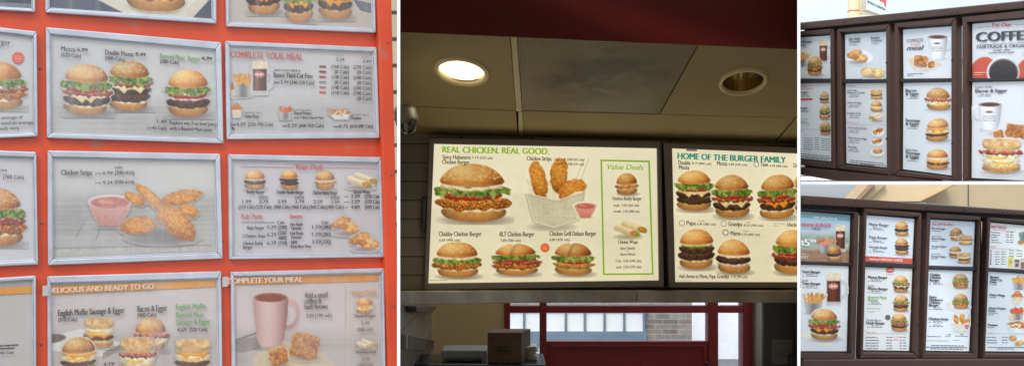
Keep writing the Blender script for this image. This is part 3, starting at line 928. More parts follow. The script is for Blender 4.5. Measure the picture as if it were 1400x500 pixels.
o = MB().box(pt(470, 300, 6)[0], pt(543.4, 300, 6)[0], 6, 6.12, 0, 4.2).build('beige_siding_wall', SIDING)
tag(o, 'beige boarded wall with dark gaps seen past the right edge of the orange board', 'wall')

GP = 'silver framed menu panels on the orange board'


def panel(label, outer, fr, bg, paint=None, seed=1):
    """fr: frame widths left, top, right, bottom in px"""
    (ax, ay), (bx, by), (cx, cy), (dx, dy) = outer
    l, t, r, b_ = fr
    inner = [(ax + l, ay + t), (bx - r, by + t), (cx - r, cy - b_), (dx + l, dy - b_)]
    base = P1((cx + dx) / 2, max(cy, dy), 0)
    root = empty('menu_poster', base, label, 'menu poster', GP)
    lip = [(inner[0][0] - 1.6, inner[0][1] - 1.6), (inner[1][0] + 1.6, inner[1][1] - 1.6), (inner[2][0] + 1.6, inner[2][1] + 1.6), (inner[3][0] - 1.6, inner[3][1] + 1.6)]
    bevel(MB().ring(P1, outer, lip, 0.001, .016).build('frame', SILVER, root), .003)
    bevel(MB().ring(P1, lip, inner, 0.001, .010).build('inner_lip', SILVER, root), .0015)
    big = [(inner[0][0] - 1, inner[0][1] - 1), (inner[1][0] + 1, inner[1][1] - 1), (inner[2][0] + 1, inner[2][1] + 1), (inner[3][0] - 1, inner[3][1] + 1)]
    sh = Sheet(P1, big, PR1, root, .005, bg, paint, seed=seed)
    return root, sh


PAPER1 = (203, 200, 199)
K = (50, 46, 50); RED = (206, 84, 74); GREEN = (112, 164, 96); GREY = (120, 116, 118)


def planks(y0, amp=.05, tone=(168, 164, 160)):
    def f(p):
        n = vnoise(p.h, p.w, 60, p.rng)
        st = np.stack([np.interp(np.arange(p.w), np.arange(0, p.w + 40, 40), p.rng.random(len(np.arange(0, p.w + 40, 40)))) for _ in range(1)])[0]
        row = p.rng.random(p.h)
        row = np.convolve(row, np.ones(3) / 3, 'same')
        k = np.clip((p.Y - y0) / 26, 0, 1) * (.35 + .65 * row[:, None]) * (.5 + .7 * n)
        p.over(np.clip(k * 1.15, 0, .85), A3(tone))
    return f


# ---- column A
r, s = panel('silver-framed panel cut off by the top left corner, showing a dark blue picture', [(-60, -40), (47, -36), (47.5, 18), (-60, 12)], (5, 5, 5, 5.5), (62, 70, 84))
s.shapes('table_picture', [[(-50, 2), (42, 6), (42, 12), (-50, 7)]], (120, 124, 130))
r, s = panel('silver-framed panel at the left edge with a burger and a round orange badge', [(-60, 32), (49.5, 44.5), (51, 187), (-60, 192)], (5, 8, 6, 6), PAPER1)
s.cap([('Burger', -13, 60, 27, 7.2)], K)
s.cap([(')', -2, 67.5, 2, 5)], K)
s.pict('burger_picture', (-44, 83, 37, 152), lambda p: p.burger(-44, 85, 37, 150, ['bun_b', 'mayo', 'crisp', 'bacon', 'onion', 'lettuce', 'bun_p']))
s.disc('round_badge', 24.5, 80, 8.3, (222, 100, 78))
s.cap([('Try it', 20.2, 78.5, 8, 2), ('New', 20.4, 82, 8, 2.6), ('here', 21, 85, 6.6, 1.6)], (240, 196, 180))
s.cap([('an average of', -6, 163.5, 36.5, 4.4), ('2) need an average', -6, 171.3, 51, 4.4), ('needs vary.', -6, 178.6, 33, 4.4)], K, bold=2)
r, s = panel('silver-framed panel at the left edge with a tall bacon burger beside the chicken strips panel', [(-60, 204), (49, 208), (51.5, 361), (-60, 366)], (5, 9, 5, 7), (206, 201, 204))
s.cap([('acos', -6, 234, 15, 4), ('(760 Cals)', 4, 244, 28, 5)], K, bold=2)
s.pict('burger_picture', (-50, 255, 37, 338), lambda p: p.burger(-50, 257, 36, 336, ['bun_b', 'mayo', 'crisp', 'bacon', 'bacon', 'lettuce', 'bun_t']))
r, s = panel('silver-framed panel in the bottom left corner with an orange strip and nearly blank sheet', [(-60, 383), (48.5, 376), (49, 540), (-60, 545)], (5, 7, 5, 6), (190, 181, 178))
s.shapes('orange_strip', [[(-52, 395), (43, 390.2), (43, 400), (-52, 405)]], (220, 150, 62))
s.lines([(-8, 25, 473), (-8, 20, 477)], K, h=1.6)
s.cap([('400 Cals', -3, 483, 21.5, 3.4)], K, bold=2)

# ---- column B
def paint_b1(p):
    p.flat(p.poly([(128, -30), (128, -2), (170, 19), (262, 26), (290, -4), (290, -30)]), (214, 206, 188), .1, 8)
    p.flat(p.poly([(150, -30), (160, 2), (190, 14), (250, 16), (268, 2), (270, -30)]), (228, 222, 208), .1, 8)
r, s = panel('silver-framed panel along the top with one burger on cream paper over navy', [(60, -50), (294, -34), (294.5, 33.5), (61.5, 18.5)], (6.5, 6, 6, 7), (80, 86, 100), paint_b1)
s.pict('burger_picture', (166, -40, 260, 17), lambda p: p.burger(166, -60, 260, 17, ['bun_b', 'crisp', 'lettuce', 'bun_t'], False))

r, s = panel('silver-framed panel with three burgers, one named in green at the right', [(62, 38.5), (301, 59), (304, 196.5), (63.5, 189)], (7, 11, 9, 7.5), PAPER1, planks(128))
s.cap([('Mozza', 83, 70, 19.5, 6.2), ('(620 Cals)', 83, 78, 27, 5)], K, bold=2)
s.cap([('6,99', 105, 70.8, 14, 4.8)], K, bold=3)
s.cap([('Double Mozza', 143, 75.2, 38.5, 6.4), ('(800 Cals)', 143, 82.5, 26.5, 5)], K, bold=2)
s.cap([('8,49', 184.5, 77, 13.5, 4.6)], K, bold=3)
s.cap([('Beyond Meat  Burger', 218, 80.5, 55, 6.6)], GREEN, bold=2)
s.cap([('6,99', 275, 82.5, 13.5, 4.6)], K, bold=3)
s.cap([('(500 Cals)', 218, 86.8, 25.5, 4.8)], K, bold=2)
s.cap([('1.49', 214, 168.3, 13, 4.4), ('(+40 Cals)', 201, 177, 26, 4.6)], K, bold=2)
s.cap([('Replace any 3 oz beef patty', 231, 170, 64, 4.6), ('with a Beyond Meat patty', 231, 178, 58, 4.6)], K, bold=2)
s.pict('burger_picture', (143, 84, 210, 153), lambda p: p.burger(143, 84, 209, 152, ['bun_b', 'mayo', 'patty', 'patty2', 'mozza', 'bacon', 'lettuce', 'bun_t']))
s.pict('burger_picture', (80, 88, 155, 160), lambda p: p.burger(81, 89, 154, 158, ['bun_b', 'mayo', 'patty', 'mozza', 'bacon', 'tomato', 'lettuce', 'bun_t']))
s.pict('burger_picture', (222, 95, 290, 162), lambda p: p.burger(223, 96, 289, 160, ['bun_b', 'patty', 'onion', 'tomato', 'mayo', 'lettuce', 'bun_t']))

def paint_b3(p):
    planks(255, tone=(158, 154, 150))(p)
    p.flat(p.poly([(74, 338), (284, 333), (288, 342), (74, 347)]), (186, 182, 176), .2, 5)
    p.flat(p.rec(180, 337, 108, .7, -.02)[2], (140, 136, 132))
    p.flat(p.rec(110, 312, 14, .5, -1.1)[2], (130, 126, 122)); p.flat(p.rec(135, 316, 12, .5, -1.2)[2], (130, 126, 122))
r, s = panel('silver-framed panel with a pile of golden chicken strips beside a glass bowl of red dip', [(64.5, 206), (299.5, 210.5), (303, 353), (65, 362)], (8, 10.5, 8, 9), (205, 202, 198), paint_b3)
s.cap([('Chicken Strips', 83, 239, 42, 7)], K, bold=2)
s.cap([('3 for', 129.5, 238.6, 9, 3), ('6.99', 140, 238.8, 13, 4.4), ('(300-410)', 156, 238.6, 26.5, 5), ('cals', 156, 230.6, 10, 4), ('5 for', 129.5, 251.4, 9, 3), ('9.24', 140, 251.6, 13, 4.4), ('(500-610)', 156, 251.2, 26.5, 5)], K, bold=2)
s.pict('dip_picture', (118, 264, 182, 312), lambda p: p.dip(120, 265, 180, 309, (200, 126, 112)))
def f(p):
    p.shadow(222, 325, 55, 12, .5); p.shadow(200, 316, 40, 8, .4)
    p.strips([(184, 272, 15, 7, .5), (257, 288, 15, 9, .3), (247, 270, 29, 9.5, -.2), (189, 308, 26, 12.5, -.06), (206, 271, 27, 8.5, .75), (240, 304, 33, 16, .72)])
s.pict('chicken_strips_picture', (158, 245, 280, 336), f)

def paint_b4(p):
    planks(440, tone=(176, 166, 158))(p)
    p.flat(p.poly([(66, 460), (110, 448), (172, 470), (140, 487), (70, 478)]), (220, 212, 204), .06, 6)
    p.flat(p.poly([(140, 481), (172, 466), (172, 474), (140, 490)]), (150, 138, 128), .1, 6)
    p.flat(p.ell(70, 462, 20, 6, -.1)[2], (120, 100, 92), .2, 4)
r, s = panel('silver-framed panel with breakfast sandwiches under an orange strip about being ready to go', [(64, 377), (301, 370), (303, 540), (65, 546)], (6, 11, 6, 8), (205, 194, 190), paint_b4)
st = s
s.shapes('orange_strip', [[(63.5, 390.3), (294, 381.5), (294, 391.4), (63.5, 402.6)]], (226, 150, 52))
s.shapes('clear_clip', [[(57, 389.5), (65, 389), (65, 403), (57, 403.5)]], (196, 186, 186), lift=.02)
s.cap([('DELICIOUS AND READY TO GO', 65, 400, 144, 7.2, -.043)], (240, 214, 190), 'heading_lettering', bold=3)
s.cap([('English Muffin Sausage & Egger', 79, 431, 90.5, 8.2, -.048), ('(510 Cals)', 79, 438.5, 26, 5, -.03)], K, bold=2)
s.cap([('Bacon & Egger', 187, 425.3, 40.5, 8, -.04), ('(400 Cals)', 187, 432.3, 25.5, 5, -.03)], K, bold=2)
s.cap([('English Muffin', 239.5, 422, 40.5, 7, -.03), ('Beyond Meat', 239.5, 433, 38, 7, -.03), ('Sausage & Egger', 240, 443, 46.5, 7, -.03)], GREEN, bold=2)
s.cap([('4,69', 241, 452.3, 13, 5, -.02), ('(520 Cals)', 258, 452, 24, 5, -.02)], K, bold=2)
s.cap([('4,19', 140.5, 499, 14.5, 5, -.02)], K, bold=2)
s.pict('sandwich_picture', (110, 433, 160, 476), lambda p: p.burger(111, 435, 158, 474, ['muf_b', 'sausage', 'cheese', 'egg', 'muf_t']))
s.pict('sandwich_picture', (78, 458, 137, 512), lambda p: p.burger(79, 460, 135, 510, ['bun_b', 'sausage', 'egg', 'cheese', 'bun_t']))
s.pict('sandwich_picture', (179, 431, 231, 481), lambda p: p.burger(180, 432, 230, 480, ['bun_b', 'egg', 'bacon', 'bun_t']))
s.pict('sandwich_picture', (160, 461, 215, 512), lambda p: p.burger(161, 462, 214, 510, ['muf_b', 'egg', 'bacon', 'muf_t']))
s.pict('sandwich_picture', (235, 463, 291, 514), lambda p: p.burger(236, 464, 290, 512, ['muf_b', 'sausage', 'egg', 'cheese', 'muf_t']))

# ---- column C
r, s = panel('silver-framed panel along the top with three burger bottoms on a pale table', [(306.5, -40), (510.5, -30), (512, 46), (308, 37.5)], (5.5, 6, 5, 7), (196, 186, 176), planks(-10, tone=(190, 180, 172)))
for i, bx in enumerate(((334, -42, 387, 20, ['bun_b', 'patty', 'cheese', 'patty', 'bun_t']), (430, -38, 484, 27, ['bun_b', 'patty', 'cheese', 'patty', 'bun_t']), (385, -32, 431, 31, ['bun_b', 'patty', 'cheese', 'lettuce', 'bun_t']))):
    s.pict('burger_picture', (bx[0] - 1, bx[1], bx[2] + 1, bx[3] + 2), lambda p, b=bx: p.burger(b[0], b[1], b[2], b[3], b[4]))
s.shapes('cloth_picture', [[(482, 0), (508, 6), (508, 18), (492, 14)]], (110, 112, 124))

r, s = panel('silver-framed panel headed in red with fries, a root beer mug and two columns of calories', [(306.5, 57), (513, 65.5), (517, 189), (308.5, 191)], (7, 8, 6, 8), (202, 200, 201), planks(125, tone=(184, 182, 182)))
s.cap([('COMPLETE YOUR MEAL', 314, 79, 98.5, 8.2)], RED, 'heading_lettering', bold=2)
s.pict('onion_ring_picture', (311, 112, 328, 134), lambda p: p.rings(311, 112, 328, 136))
s.pict('fries_picture', (316, 97, 346, 134), lambda p: p.fries(317, 98, 346, 133))
s.pict('root_beer_picture', (344, 83, 376, 131), lambda p: p.rootbeer(344, 84, 374, 130))
s.cap([('A&W ROOT BEER &', 373, 98, 36, 2.8)], K, bold=2)
s.cap([('Russet Thick-Cut Fries', 373, 106.5, 53, 6.6)], K, bold=2)
s.cap([('Add', 373, 115, 7, 3.2), ('2.99', 382, 115.3, 11, 4.6), ('(340-510 Cals)', 395, 115.8, 33, 4.8)], K, bold=2)
s.cap([('Small', 458, 77.5, 9, 2.4), ('Regular', 493, 80, 11.5, 2.4)], GREY)
s.cap([('2.29', 458, 84.3, 11, 4), ('2.49', 494, 86.5, 11, 4)], K, bold=2)
for i, (a, b_) in enumerate((('(160 Cals)', '(270 Cals)'), ('(0 Cals)', '(0 Cals)'), ('(140 Cals)', '(240 Cals)'), ('(0 Cals)', '(0 Cals)'), ('(140 Cals)', '(240 Cals)'), ('(110 Cals)', '(190 Cals)'), ('', '(0 Cals)'))):
    y = 94 + 7.15 * i
    L = []
    if a: L.append((a, 451.5 if len(a) > 8 else 456, y, 24 if len(a) > 8 else 19, 4.6))
    L.append((b_, 481.5 if len(b_) > 8 else 487, y + .7, 24.5 if len(b_) > 8 else 19, 4.6))
    s.cap(L, K, bold=2)
for i, c in enumerate(((150, 60, 50), (120, 60, 60), (190, 70, 60), (150, 140, 140), (170, 130, 120), (206, 96, 60))):
    y = 92 + 7 * i
    s.shapes('drink_icon', [[(435.5, y - 2), (445, y - 1.6), (444.6, y + 1), (436, y + .8)]], c)
s.pict('onion_ring_picture', (315, 142, 331, 162), lambda p: p.rings(315, 142, 331, 161))
s.pict('sweet_fries_picture', (379, 143, 399, 165), lambda p: p.fries(379, 144, 399, 164, ((190, 84, 36), (232, 132, 66)), 'metal', 26))
s.pict('poutine_picture', (448, 148, 478, 164), lambda p: p.poutine(449, 149, 477, 163))
s.cap([('A&W ROOT BEER &', 333, 156, 24, 2.2)], K); s.cap([('Onion Rings', 333, 161.5, 20, 4.6)], K, bold=2)
s.cap([('A&W ROOT BEER &', 401, 152.2, 24, 2.2)], K); s.cap([('Sweet Potato', 401, 157.3, 23, 4.6), ('Fries + Spicy Chipotle Mayo', 401, 162.8, 40, 3.2)], K, bold=2)
s.cap([('A&W ROOT BEER &', 479, 158.6, 24, 2.2)], K); s.cap([('Poutine', 479, 164, 13, 4.4)], K, bold=2)
s.cap([('Add', 314, 172.2, 7, 3), ('4.29', 322, 172.6, 12, 4.6), ('(520-790 Cals)', 338, 173, 34, 4.8)], K, bold=2)
s.cap([('Add', 384, 174, 7, 3), ('5.29', 392, 174.2, 12, 4.6), ('(600-950 Cals)', 407, 174.6, 34, 4.8)], K, bold=2)
s.cap([('Add', 454, 175, 7, 3), ('8.75', 462, 175.2, 12, 4.6), ('(610-680 Cals)', 477, 175.4, 31, 4.8)], K, bold=2)
s.shapes('ink_mark', [[(316, 174), (318, 173.4), (320, 178), (318.4, 178.6)]], (40, 38, 40))
s.lines([(468, 505, 182.5)], GREY, h=.8)

r, s = panel('silver-framed panel of small value burgers with prices, kids packs and sweets in red', [(310.5, 211), (519.5, 215), (523, 351), (312, 354)], (6.5, 9, 5.5, 5.5), (203, 199, 203))
s.cap([('Value Deals', 403, 231, 37.5, 6.4)], RED, 'heading_lettering', bold=2, shear=.28)
s.shapes('red_rule', [[(327, 227.6), (400, 228.6), (400, 229.3), (327, 228.3)], [(443, 229), (514, 230), (514, 230.7), (443, 229.7)]], (190, 120, 112))
for bx, ly in (((331, 232.5, 364, 258.5), ['bun_b', 'patty', 'mayo', 'bun_p']), ((380, 233, 409, 258.8), ['bun_b', 'patty', 'patty', 'bun_p']), ((428, 233.5, 459, 259), ['bun_b', 'grill', 'mayo', 'bun_p'])):
    s.pict('burger_picture', (bx[0] - 1, bx[1] - 1, bx[2] + 1, bx[3] + 1.5), lambda p, b=bx, l=ly: p.burger(*b, l))
s.pict('wrap_picture', (470, 237, 514, 259), lambda p: p.wrap(470, 237, 514, 259))
s.cap([('Buddy Burger', 336, 264.5, 24.5, 5)], K, bold=2); s.cap([('Double Buddy Burger', 377, 265, 37, 5)], K, bold=2)
s.cap([('Chicken Buddy Burger', 426, 266, 34, 5)], K, bold=2); s.cap([('Chicken Wraps', 481, 264.6, 23, 4.6)], K, bold=2)
for i, (t, x) in enumerate((('1.99', 330), ('2.79', 353), ('2.99', 378), ('3.79', 402), ('2.59', 427), ('3.59', 450.5))):
    s.cap([(t, x, 277.8, 12, 4.6)], K, bold=2)
    if i % 2: s.lines([(x, x + 13, 269), (x, x + 14, 271.4)], K, h=.8, seed=i)
for t, x, w in (('(310 Cals)', 325, 21.5), ('(370 Cals)', 348, 22), ('(400 Cals)', 373, 22), ('(460 Cals)', 397, 22.5), ('(360 Cals)', 421, 23), ('(480 Cals)', 445, 23)):
    s.cap([(t, x, 285.2, w, 5)], K, bold=2)
for i, (a, b_) in enumerate((('2.59', '(270 Cals'), ('2.59', '(270 Cals'), ('4.89', '(540 Cals'))):
    s.cap([(a, 478, 270.3 + 7.4 * i, 12, 4.6), (b_, 497, 270.5 + 7.4 * i, 20, 4.8)], K, bold=2)
    s.lines([(470, 476, 269 + 7.4 * i)], K, h=.9, seed=i)
s.cap([("Kids' Packs", 329, 298.7, 29, 6.4), ('Sweets', 395, 298.5, 17, 6)], RED, 'heading_lettering', bold=2)
s.lines([(329, 374, 304.4)], GREY, h=1.1)
s.cap([('Cals', 377.5, 306, 10, 4.4), ('Baby Burger', 337, 313.4, 23, 4.8), ('2 Chicken Strips', 330, 324.5, 31.5, 4.8), ('Chicken Buddy', 331, 334.6, 27, 4.8), ('Burger', 331, 340, 12.5, 4.6)], K, bold=2)
s.cap([('5.29', 364, 312.6, 12, 4.8), ('6.29', 364, 322.8, 12, 4.8), ('6.29', 364, 334, 12, 4.8), ('(590)', 379, 313, 12, 5), ('(550-', 379, 320.5, 12, 5), ('660)', 380, 327, 10, 5), ('(710)', 379, 334.5, 12, 5)], K, bold=2)
s.cap([('Cals', 438, 306, 9, 4.4), ('Hot Apple', 395.5, 308.6, 17, 4.8), ('Turnover', 396, 313.8, 15, 4.4), ('Hot Peach', 395.5, 321, 17.5, 4.8), ('Turnover', 396, 326.2, 15, 4.4), ('A&W', 396, 333, 9, 4.6), ('Root Beer Float', 396, 338.6, 28, 4.6)], K, bold=2)
s.cap([('1.29', 425, 312.3, 12, 4.8), ('(280)', 438, 312.6, 12.5, 5), ('1.29', 425, 322.4, 12, 4.8), ('(280)', 438, 322.6, 12.5, 5), ('3.59', 425, 332.4, 12, 4.8), ('(330)', 438, 332.6, 12.5, 5)], K, bold=2)
s.pict('turnover_picture', (451, 292, 492, 324), lambda p: p.turnover(452, 294, 491, 322))
s.pict('turnover_picture', (476, 314, 519, 345), lambda p: p.turnover(477, 316, 518, 343))

def paint_c4(p):
    planks(445, tone=(170, 160, 154))(p)
    p.flat(p.poly([(345, 488), (380, 462), (440, 480), (480, 520), (400, 540), (350, 520)]), (206, 190, 160), .08, 6)
    p.flat(p.rec(332, 461, 22, 1.6, -.35)[2], (140, 126, 120)); p.flat(p.rec(340, 470, 20, 9, -.2, 6)[2], (150, 140, 136), .2, 5)
    p.flat(p.rec(472, 450, .4, 60)[2], (176, 150, 130))
r, s = panel('silver-framed panel with a white mug of coffee and hash browns under an orange strip', [(314, 371), (523, 366), (526, 540), (316, 546)], (6, 7.5, 5, 8), (208, 196, 194), paint_c4)
s.shapes('orange_strip', [[(308, 378.8), (516, 374.4), (516, 383.6), (308, 389.4)]], (224, 146, 54))
s.shapes('clear_clip', [[(301.5, 377.5), (309, 377), (309, 390.4), (301.5, 391)]], (196, 186, 186), lift=.02)
s.cap([('COMPLETE YOUR MEAL', 309.5, 387, 102.5, 7.2, -.024)], (242, 218, 196), 'heading_lettering', bold=3)
s.pict('coffee_picture', (343, 396, 410, 476), lambda p: p.mug(345, 397, 409, 474, 'r', False, (220, 188, 181), (150, 106, 100), (140, 64, 42)))
s.pict('hash_brown_picture', (392, 450, 440, 495), lambda p: (p.shadow(417, 488, 24, 6), p.hash(416, 472, 38, 34, .22)))
s.pict('hash_brown_picture', (364, 471, 395, 502), lambda p: (p.shadow(381, 498, 16, 5), p.hash(380, 486, 25, 23, -.3)))
s.cap([('Add a small', 415, 406.4, 31, 7.2), ('coffee &', 415, 414.2, 23, 7.2), ('hash brown', 415, 422, 31, 7.2), ('2.09 (190 cals)', 417, 433, 35, 4.8)], (96, 74, 74), bold=2)
s.cap([('Value Deals', 479, 402.5, 34.5, 6)], (222, 156, 84), 'heading_lettering', bold=2, shear=.28)
s.pict('sandwich_picture', (483, 405, 512, 429), lambda p: p.burger(484, 406, 511, 428, ['bun_b', 'egg', 'cheese', 'bun_p']))
s.cap([('Cheese & Egger', 483, 433.4, 28.5, 4.6), ('2.49', 492, 443, 11, 4.6), ('(380 cals)', 487, 451.6, 21, 4.6), ('Breakfast Wrap', 485, 482, 27, 4.2), ('2.99', 493, 492, 11, 4.4), ('(460 cals)', 488, 499.5, 21, 4.4)], (120, 92, 90), bold=2)
s.pict('wrap_picture', (483, 463, 513, 479), lambda p: p.wrap(484, 463, 513, 478))

# ================================================================== SET 2: the restaurant interior
CS, C0 = -.137, 1.326                                # ceiling slope and height above the eye at depth 0


def ceilpt(x, y):
    D = C0 / ((YH - y) / F - CS)
    return Vector(((x - CX) / F * D, D, EYE + C0 + CS * D))


CN = Vector((0, CS, -1)).normalized() * -1           # points up, out of the room
if CN.z < 0: CN = -CN


def ctile(mb, q, h0=0.0, h1=.018):
    a = [ceilpt(*p) + CN * h0 for p in q]; b = [p + CN * (h1 - h0) for p in a]
    return mb.hexa(a, b)


def ell_pts(cx, cy, rx, ry, ang, n=40, k=1.0):
    c0 = ceilpt(cx, cy); out = []
    for i in range(n):
        t = 2 * math.pi * i / n
        dx, dy = rx * math.cos(t), ry * math.sin(t)
        p = ceilpt(cx + dx * math.cos(ang) - dy * math.sin(ang), cy + dx * math.sin(ang) + dy * math.cos(ang))
        out.append(c0 + (p - c0) * k)
    return out


def ctile_hole(mb, q, hole):
    """ceiling tile with a round opening"""
    c = ceilpt(*hole[:2]); n = 40
    H = ell_pts(*hole, n=n)
    Q = [ceilpt(*p) for p in q]
    out = []
    for p in H:
        d = ((p - c).x, (p - c).y); best = None
        for i in range(4):
            a, b = Q[i], Q[(i + 1) % 4]
            ax, ay, ex, ey = a.x - c.x, a.y - c.y, b.x - a.x, b.y - a.y
            den = d[0] * ey - d[1] * ex
            if abs(den) < 1e-9: continue
            t = (ax * ey - ay * ex) / den; u = (ax * d[1] - ay * d[0]) / den
            if t > 0 and -1e-6 <= u <= 1 + 1e-6 and (best is None or t < best[0]): best = (t, a + (b - a) * u, i)
        out.append(best)
    V = []; Fc = []
    for i in range(n):
        j = (i + 1) % n
        V0 = len(V)
        if out[i][2] == out[j][2]:
            V += [out[i][1], out[j][1], H[j], H[i]]; Fc.append((V0, V0 + 1, V0 + 2, V0 + 3))
        else:
            e = out[i][2]; e2 = out[j][2]
            corner = Q[(e + 1) % 4] if (e + 1) % 4 == e2 else Q[e]
            V += [out[i][1], corner, out[j][1], H[j], H[i]]; Fc.append((V0, V0 + 1, V0 + 2, V0 + 3, V0 + 4))
    mb.add(V, Fc)


L1 = (631, 97, 33.5, 16.5, .17); L2 = (1016, 111, 30, 15.5, -.15)
mb = MB()
ctile_hole(mb, [(545.4, 20), (695.5, 32), (705.2, 150.8), (545.4, 144.4)], L1)
ctile_hole(mb, [(959.5, 54), (1091.6, 64), (1091.6, 161), (902.6, 156.2)], L2)
ctile(mb, [(545.4, 145.6), (705.2, 151.9), (708.2, 192), (545.4, 192)])
ctile(mb, [(714.6, 152.4), (1086, 161.4), (1050, 204), (717, 196)])
ctile(mb, [(1088.5, 162), (1091.6, 162.1), (1091.6, 206), (1053, 204.6)])
ce = mb.build('ceiling', CEIL); structure(ce)
mb = MB()
ctile(mb, [(697, 33), (705.2, 33.5), (713.6, 151.6), (705.9, 151.6)], -.004, .016)
ctile(mb, [(708.8, 152.6), (714, 152.6), (716.4, 194), (709.2, 194)], -.004, .016)
tag(mb.build('ceiling_bar', TBAR), 'narrow ceiling bar running back between the lit downlight tile and the sooty vent', 'ceiling bar')
a = [ceilpt(*p) + CN * .004 for p in [(705.8, 34), (958.6, 54), (901.6, 156.4), (714.2, 151.6)]]
root = empty('ceiling_vent', sum(a, Vector()) / 4, 'square perforated ceiling vent with brown soot stains between the two downlights', 'ceiling vent')
o = MB().hexa(a, [p + CN * .01 for p in a]).build('perforated_plate', PERF, root)
rl = Vector(root.location)


def downlight(spec, label, lit):
    c = ceilpt(*spec[:2])
    root = empty('downlight', c, label, 'ceiling light', 'round recessed downlights')
    n = 40; E0 = [p - c for p in ell_pts(*spec, n=n)]
    def loft(prof, cap=False):
        m = MB(); V = []; Fc = []
        for k, h in prof: V += [c + e * k + CN * h for e in E0]
        for j in range(len(prof) - 1):
            for i in range(n): Fc.append((j * n + i, j * n + (i + 1) % n, (j + 1) * n + (i + 1) % n, (j + 1) * n + i))
        if cap: Fc.append(tuple(range((len(prof) - 1) * n, len(prof) * n)))
        return m.add(V, Fc)
    loft([(1.14, .0), (1.13, -.008), (1.08, -.012), (.99, -.012), (.95, -.004), (.94, .004)]).build('trim_ring', TRIM, root, True)
    if lit:
        loft([(.94, .004), (.92, .02)]).build('reflector', REFLECT, root, True)
        loft([(.93, .012), (.5, .018)], True).build('lamp_lens', LAMP, root, True)
    else:
        loft([(.945, .004), (.93, .05), (.86, .11), (.7, .17)], True).build('reflector', REFLECT, root, True)
        loft([(.3, .166), (.3, .12), (.26, .1), (.1, .09)], True).build('bulb', surf('unlit_bulb', lin((150, 140, 120)), .3), root, True)
    return c


lc = downlight(L1, 'round recessed ceiling downlight that is switched on and glows bright', True)
downlight(L2, 'round recessed ceiling downlight that is dark and unlit, with a metal reflector', False)
ld = bpy.data.lights.new('downlight_lamp', 'SPOT'); ld.energy = 9; ld.color = (1, .86, .58); ld.shadow_soft_size = .1; ld.spot_size = math.radians(150); ld.spot_blend = .6
lo = bpy.data.objects.new('downlight_lamp', ld); COL.objects.link(lo); lo.location = lc - CN * .03
lo['kind'] = 'helper'

# red bulkhead
zb = pt(545, 44, 3.9)[2]
D2 = (YH - 44) * 3.9 / (YH - 68)
a, b = pt(545.4, 44, 3.9), pt(1091.6, 68, D2); b[2] = zb; a[2] = zb
h = Vector((0, 0, .75)); dp = Vector((-.01, .14, .045))
o = MB().hexa([a + h, b + h, b, a], [a + h + dp, b + h + dp, b + dp, a + dp]).build('red_bulkhead', RED_SOFFIT)
tag(o, 'dark red painted bulkhead hanging across the top in front of the ceiling', 'bulkhead')

# back wall behind the menus and roof
q = [(545.4, 48), (1091.6, 58), (1091.6, 397.2), (545.4, 397.2)]
o = MB().hexa([PW(*p) for p in q], [PW(*p, -.12) for p in q]).build('tiled_menu_wall', WALLTILE)
tag(o, 'dim tiled wall carrying the two lit menu boxes above the steel ledge', 'wall')
mb = MB()
qa = [(pt(543.5, 300, 3.9)[0], 3.9), (pt(1093, 300, 3.9)[0], 3.9), (pt(1093, 300, 9.3)[0], 9.3), (pt(543.5, 300, 9.3)[0], 9.3)]
qr = qa[:2] + [(pt(1093, 300, 8.0)[0], 8.0), (pt(543.5, 300, 8.0)[0], 8.0)]  # slab stops short at the back so sky light reaches the kitchen
mb.prism([(x, y, 3.3) for x, y in qr], [(x, y, 3.42) for x, y in qr])
def shade_slope(x, D, t): return (pt(x, 300, D)[0], D, EYE + .235 * D + t)
qb = ((544, 2.22), (1093, 2.22), (1093, 3.9), (544, 3.9))
mb.prism([shade_slope(x, D, 0) for x, D in qb], [shade_slope(x, D, .1) for x, D in qb])  # sloping front roof, out of view, added to darken the room
tag(mb.build('room_roof_and_shade', CEIL), 'flat roof over the restaurant room, with an unseen sloping front added to darken it', 'roof')
mb = MB(); mb.prism([(x, y, .006) for x, y in qa], [(x, y, .012) for x, y in qa])
structure(mb.build('room_floor', surf('room_floor_tile', lin((120, 100, 84)), .4)))

# steel ledge
PL = Plane(5.86, -.00008, 818)
root = empty('steel_ledge', PL(818, 413, 0), 'brushed steel ledge running under the menu boxes over the kitchen opening', 'steel ledge')
cuts = [541, 742, 744.2, 870, 872.2, 1095]
for i, (x0, x1) in enumerate(((545.4, 742.4), (743, 870.4), (871, 1091.6))):
    q = [(x0, 397.6), (x1, 397.6), (x1, 413.2), (x0, 413.2 if i else 416.5)]
    bevel(MB().slab(PL, q, -.26, 0).build('ledge_front', STEEL, root), .003)
q = [(741.8, 398.2), (746.5, 398.2), (746.5, 412.6), (741.8, 412.6)]
MB().slab(PL, q, 0, .006).build('joint_cover', STEEL, root)

GM = 'lit menu boxes'


def lightbox(label, outer, inner, bg, paint):
    root = empty('menu_lightbox', P2(*[(outer[3][0] + outer[2][0]) / 2, outer[2][1]], -.05), label, 'menu lightbox', GM)
    bevel(MB().ring(P2, outer, inner, -.125, .022).build('frame', BOXGREY, root), .004)
    lip = [(inner[0][0] + .0, inner[0][1] + .0)] + list(inner[1:])
    MB().slab(P2, outer_in(outer, 2), -.122, -.1).build('back_panel', BOXGREY, root)
    big = [(inner[0][0] - 1, inner[0][1] - 1), (inner[1][0] + 1, inner[1][1] - 1), (inner[2][0] + 1, inner[2][1] + 1), (inner[3][0] - 1, inner[3][1] + 1)]
    return root, Sheet(P2, big, PR2, root, .004, bg, paint, name='backlit_sheet')


def outer_in(q, d):
    return [(q[0][0] + d, q[0][1] + d), (q[1][0] - d, q[1][1] + d), (q[2][0] - d, q[2][1] - d), (q[3][0] + d, q[3][1] - d)]


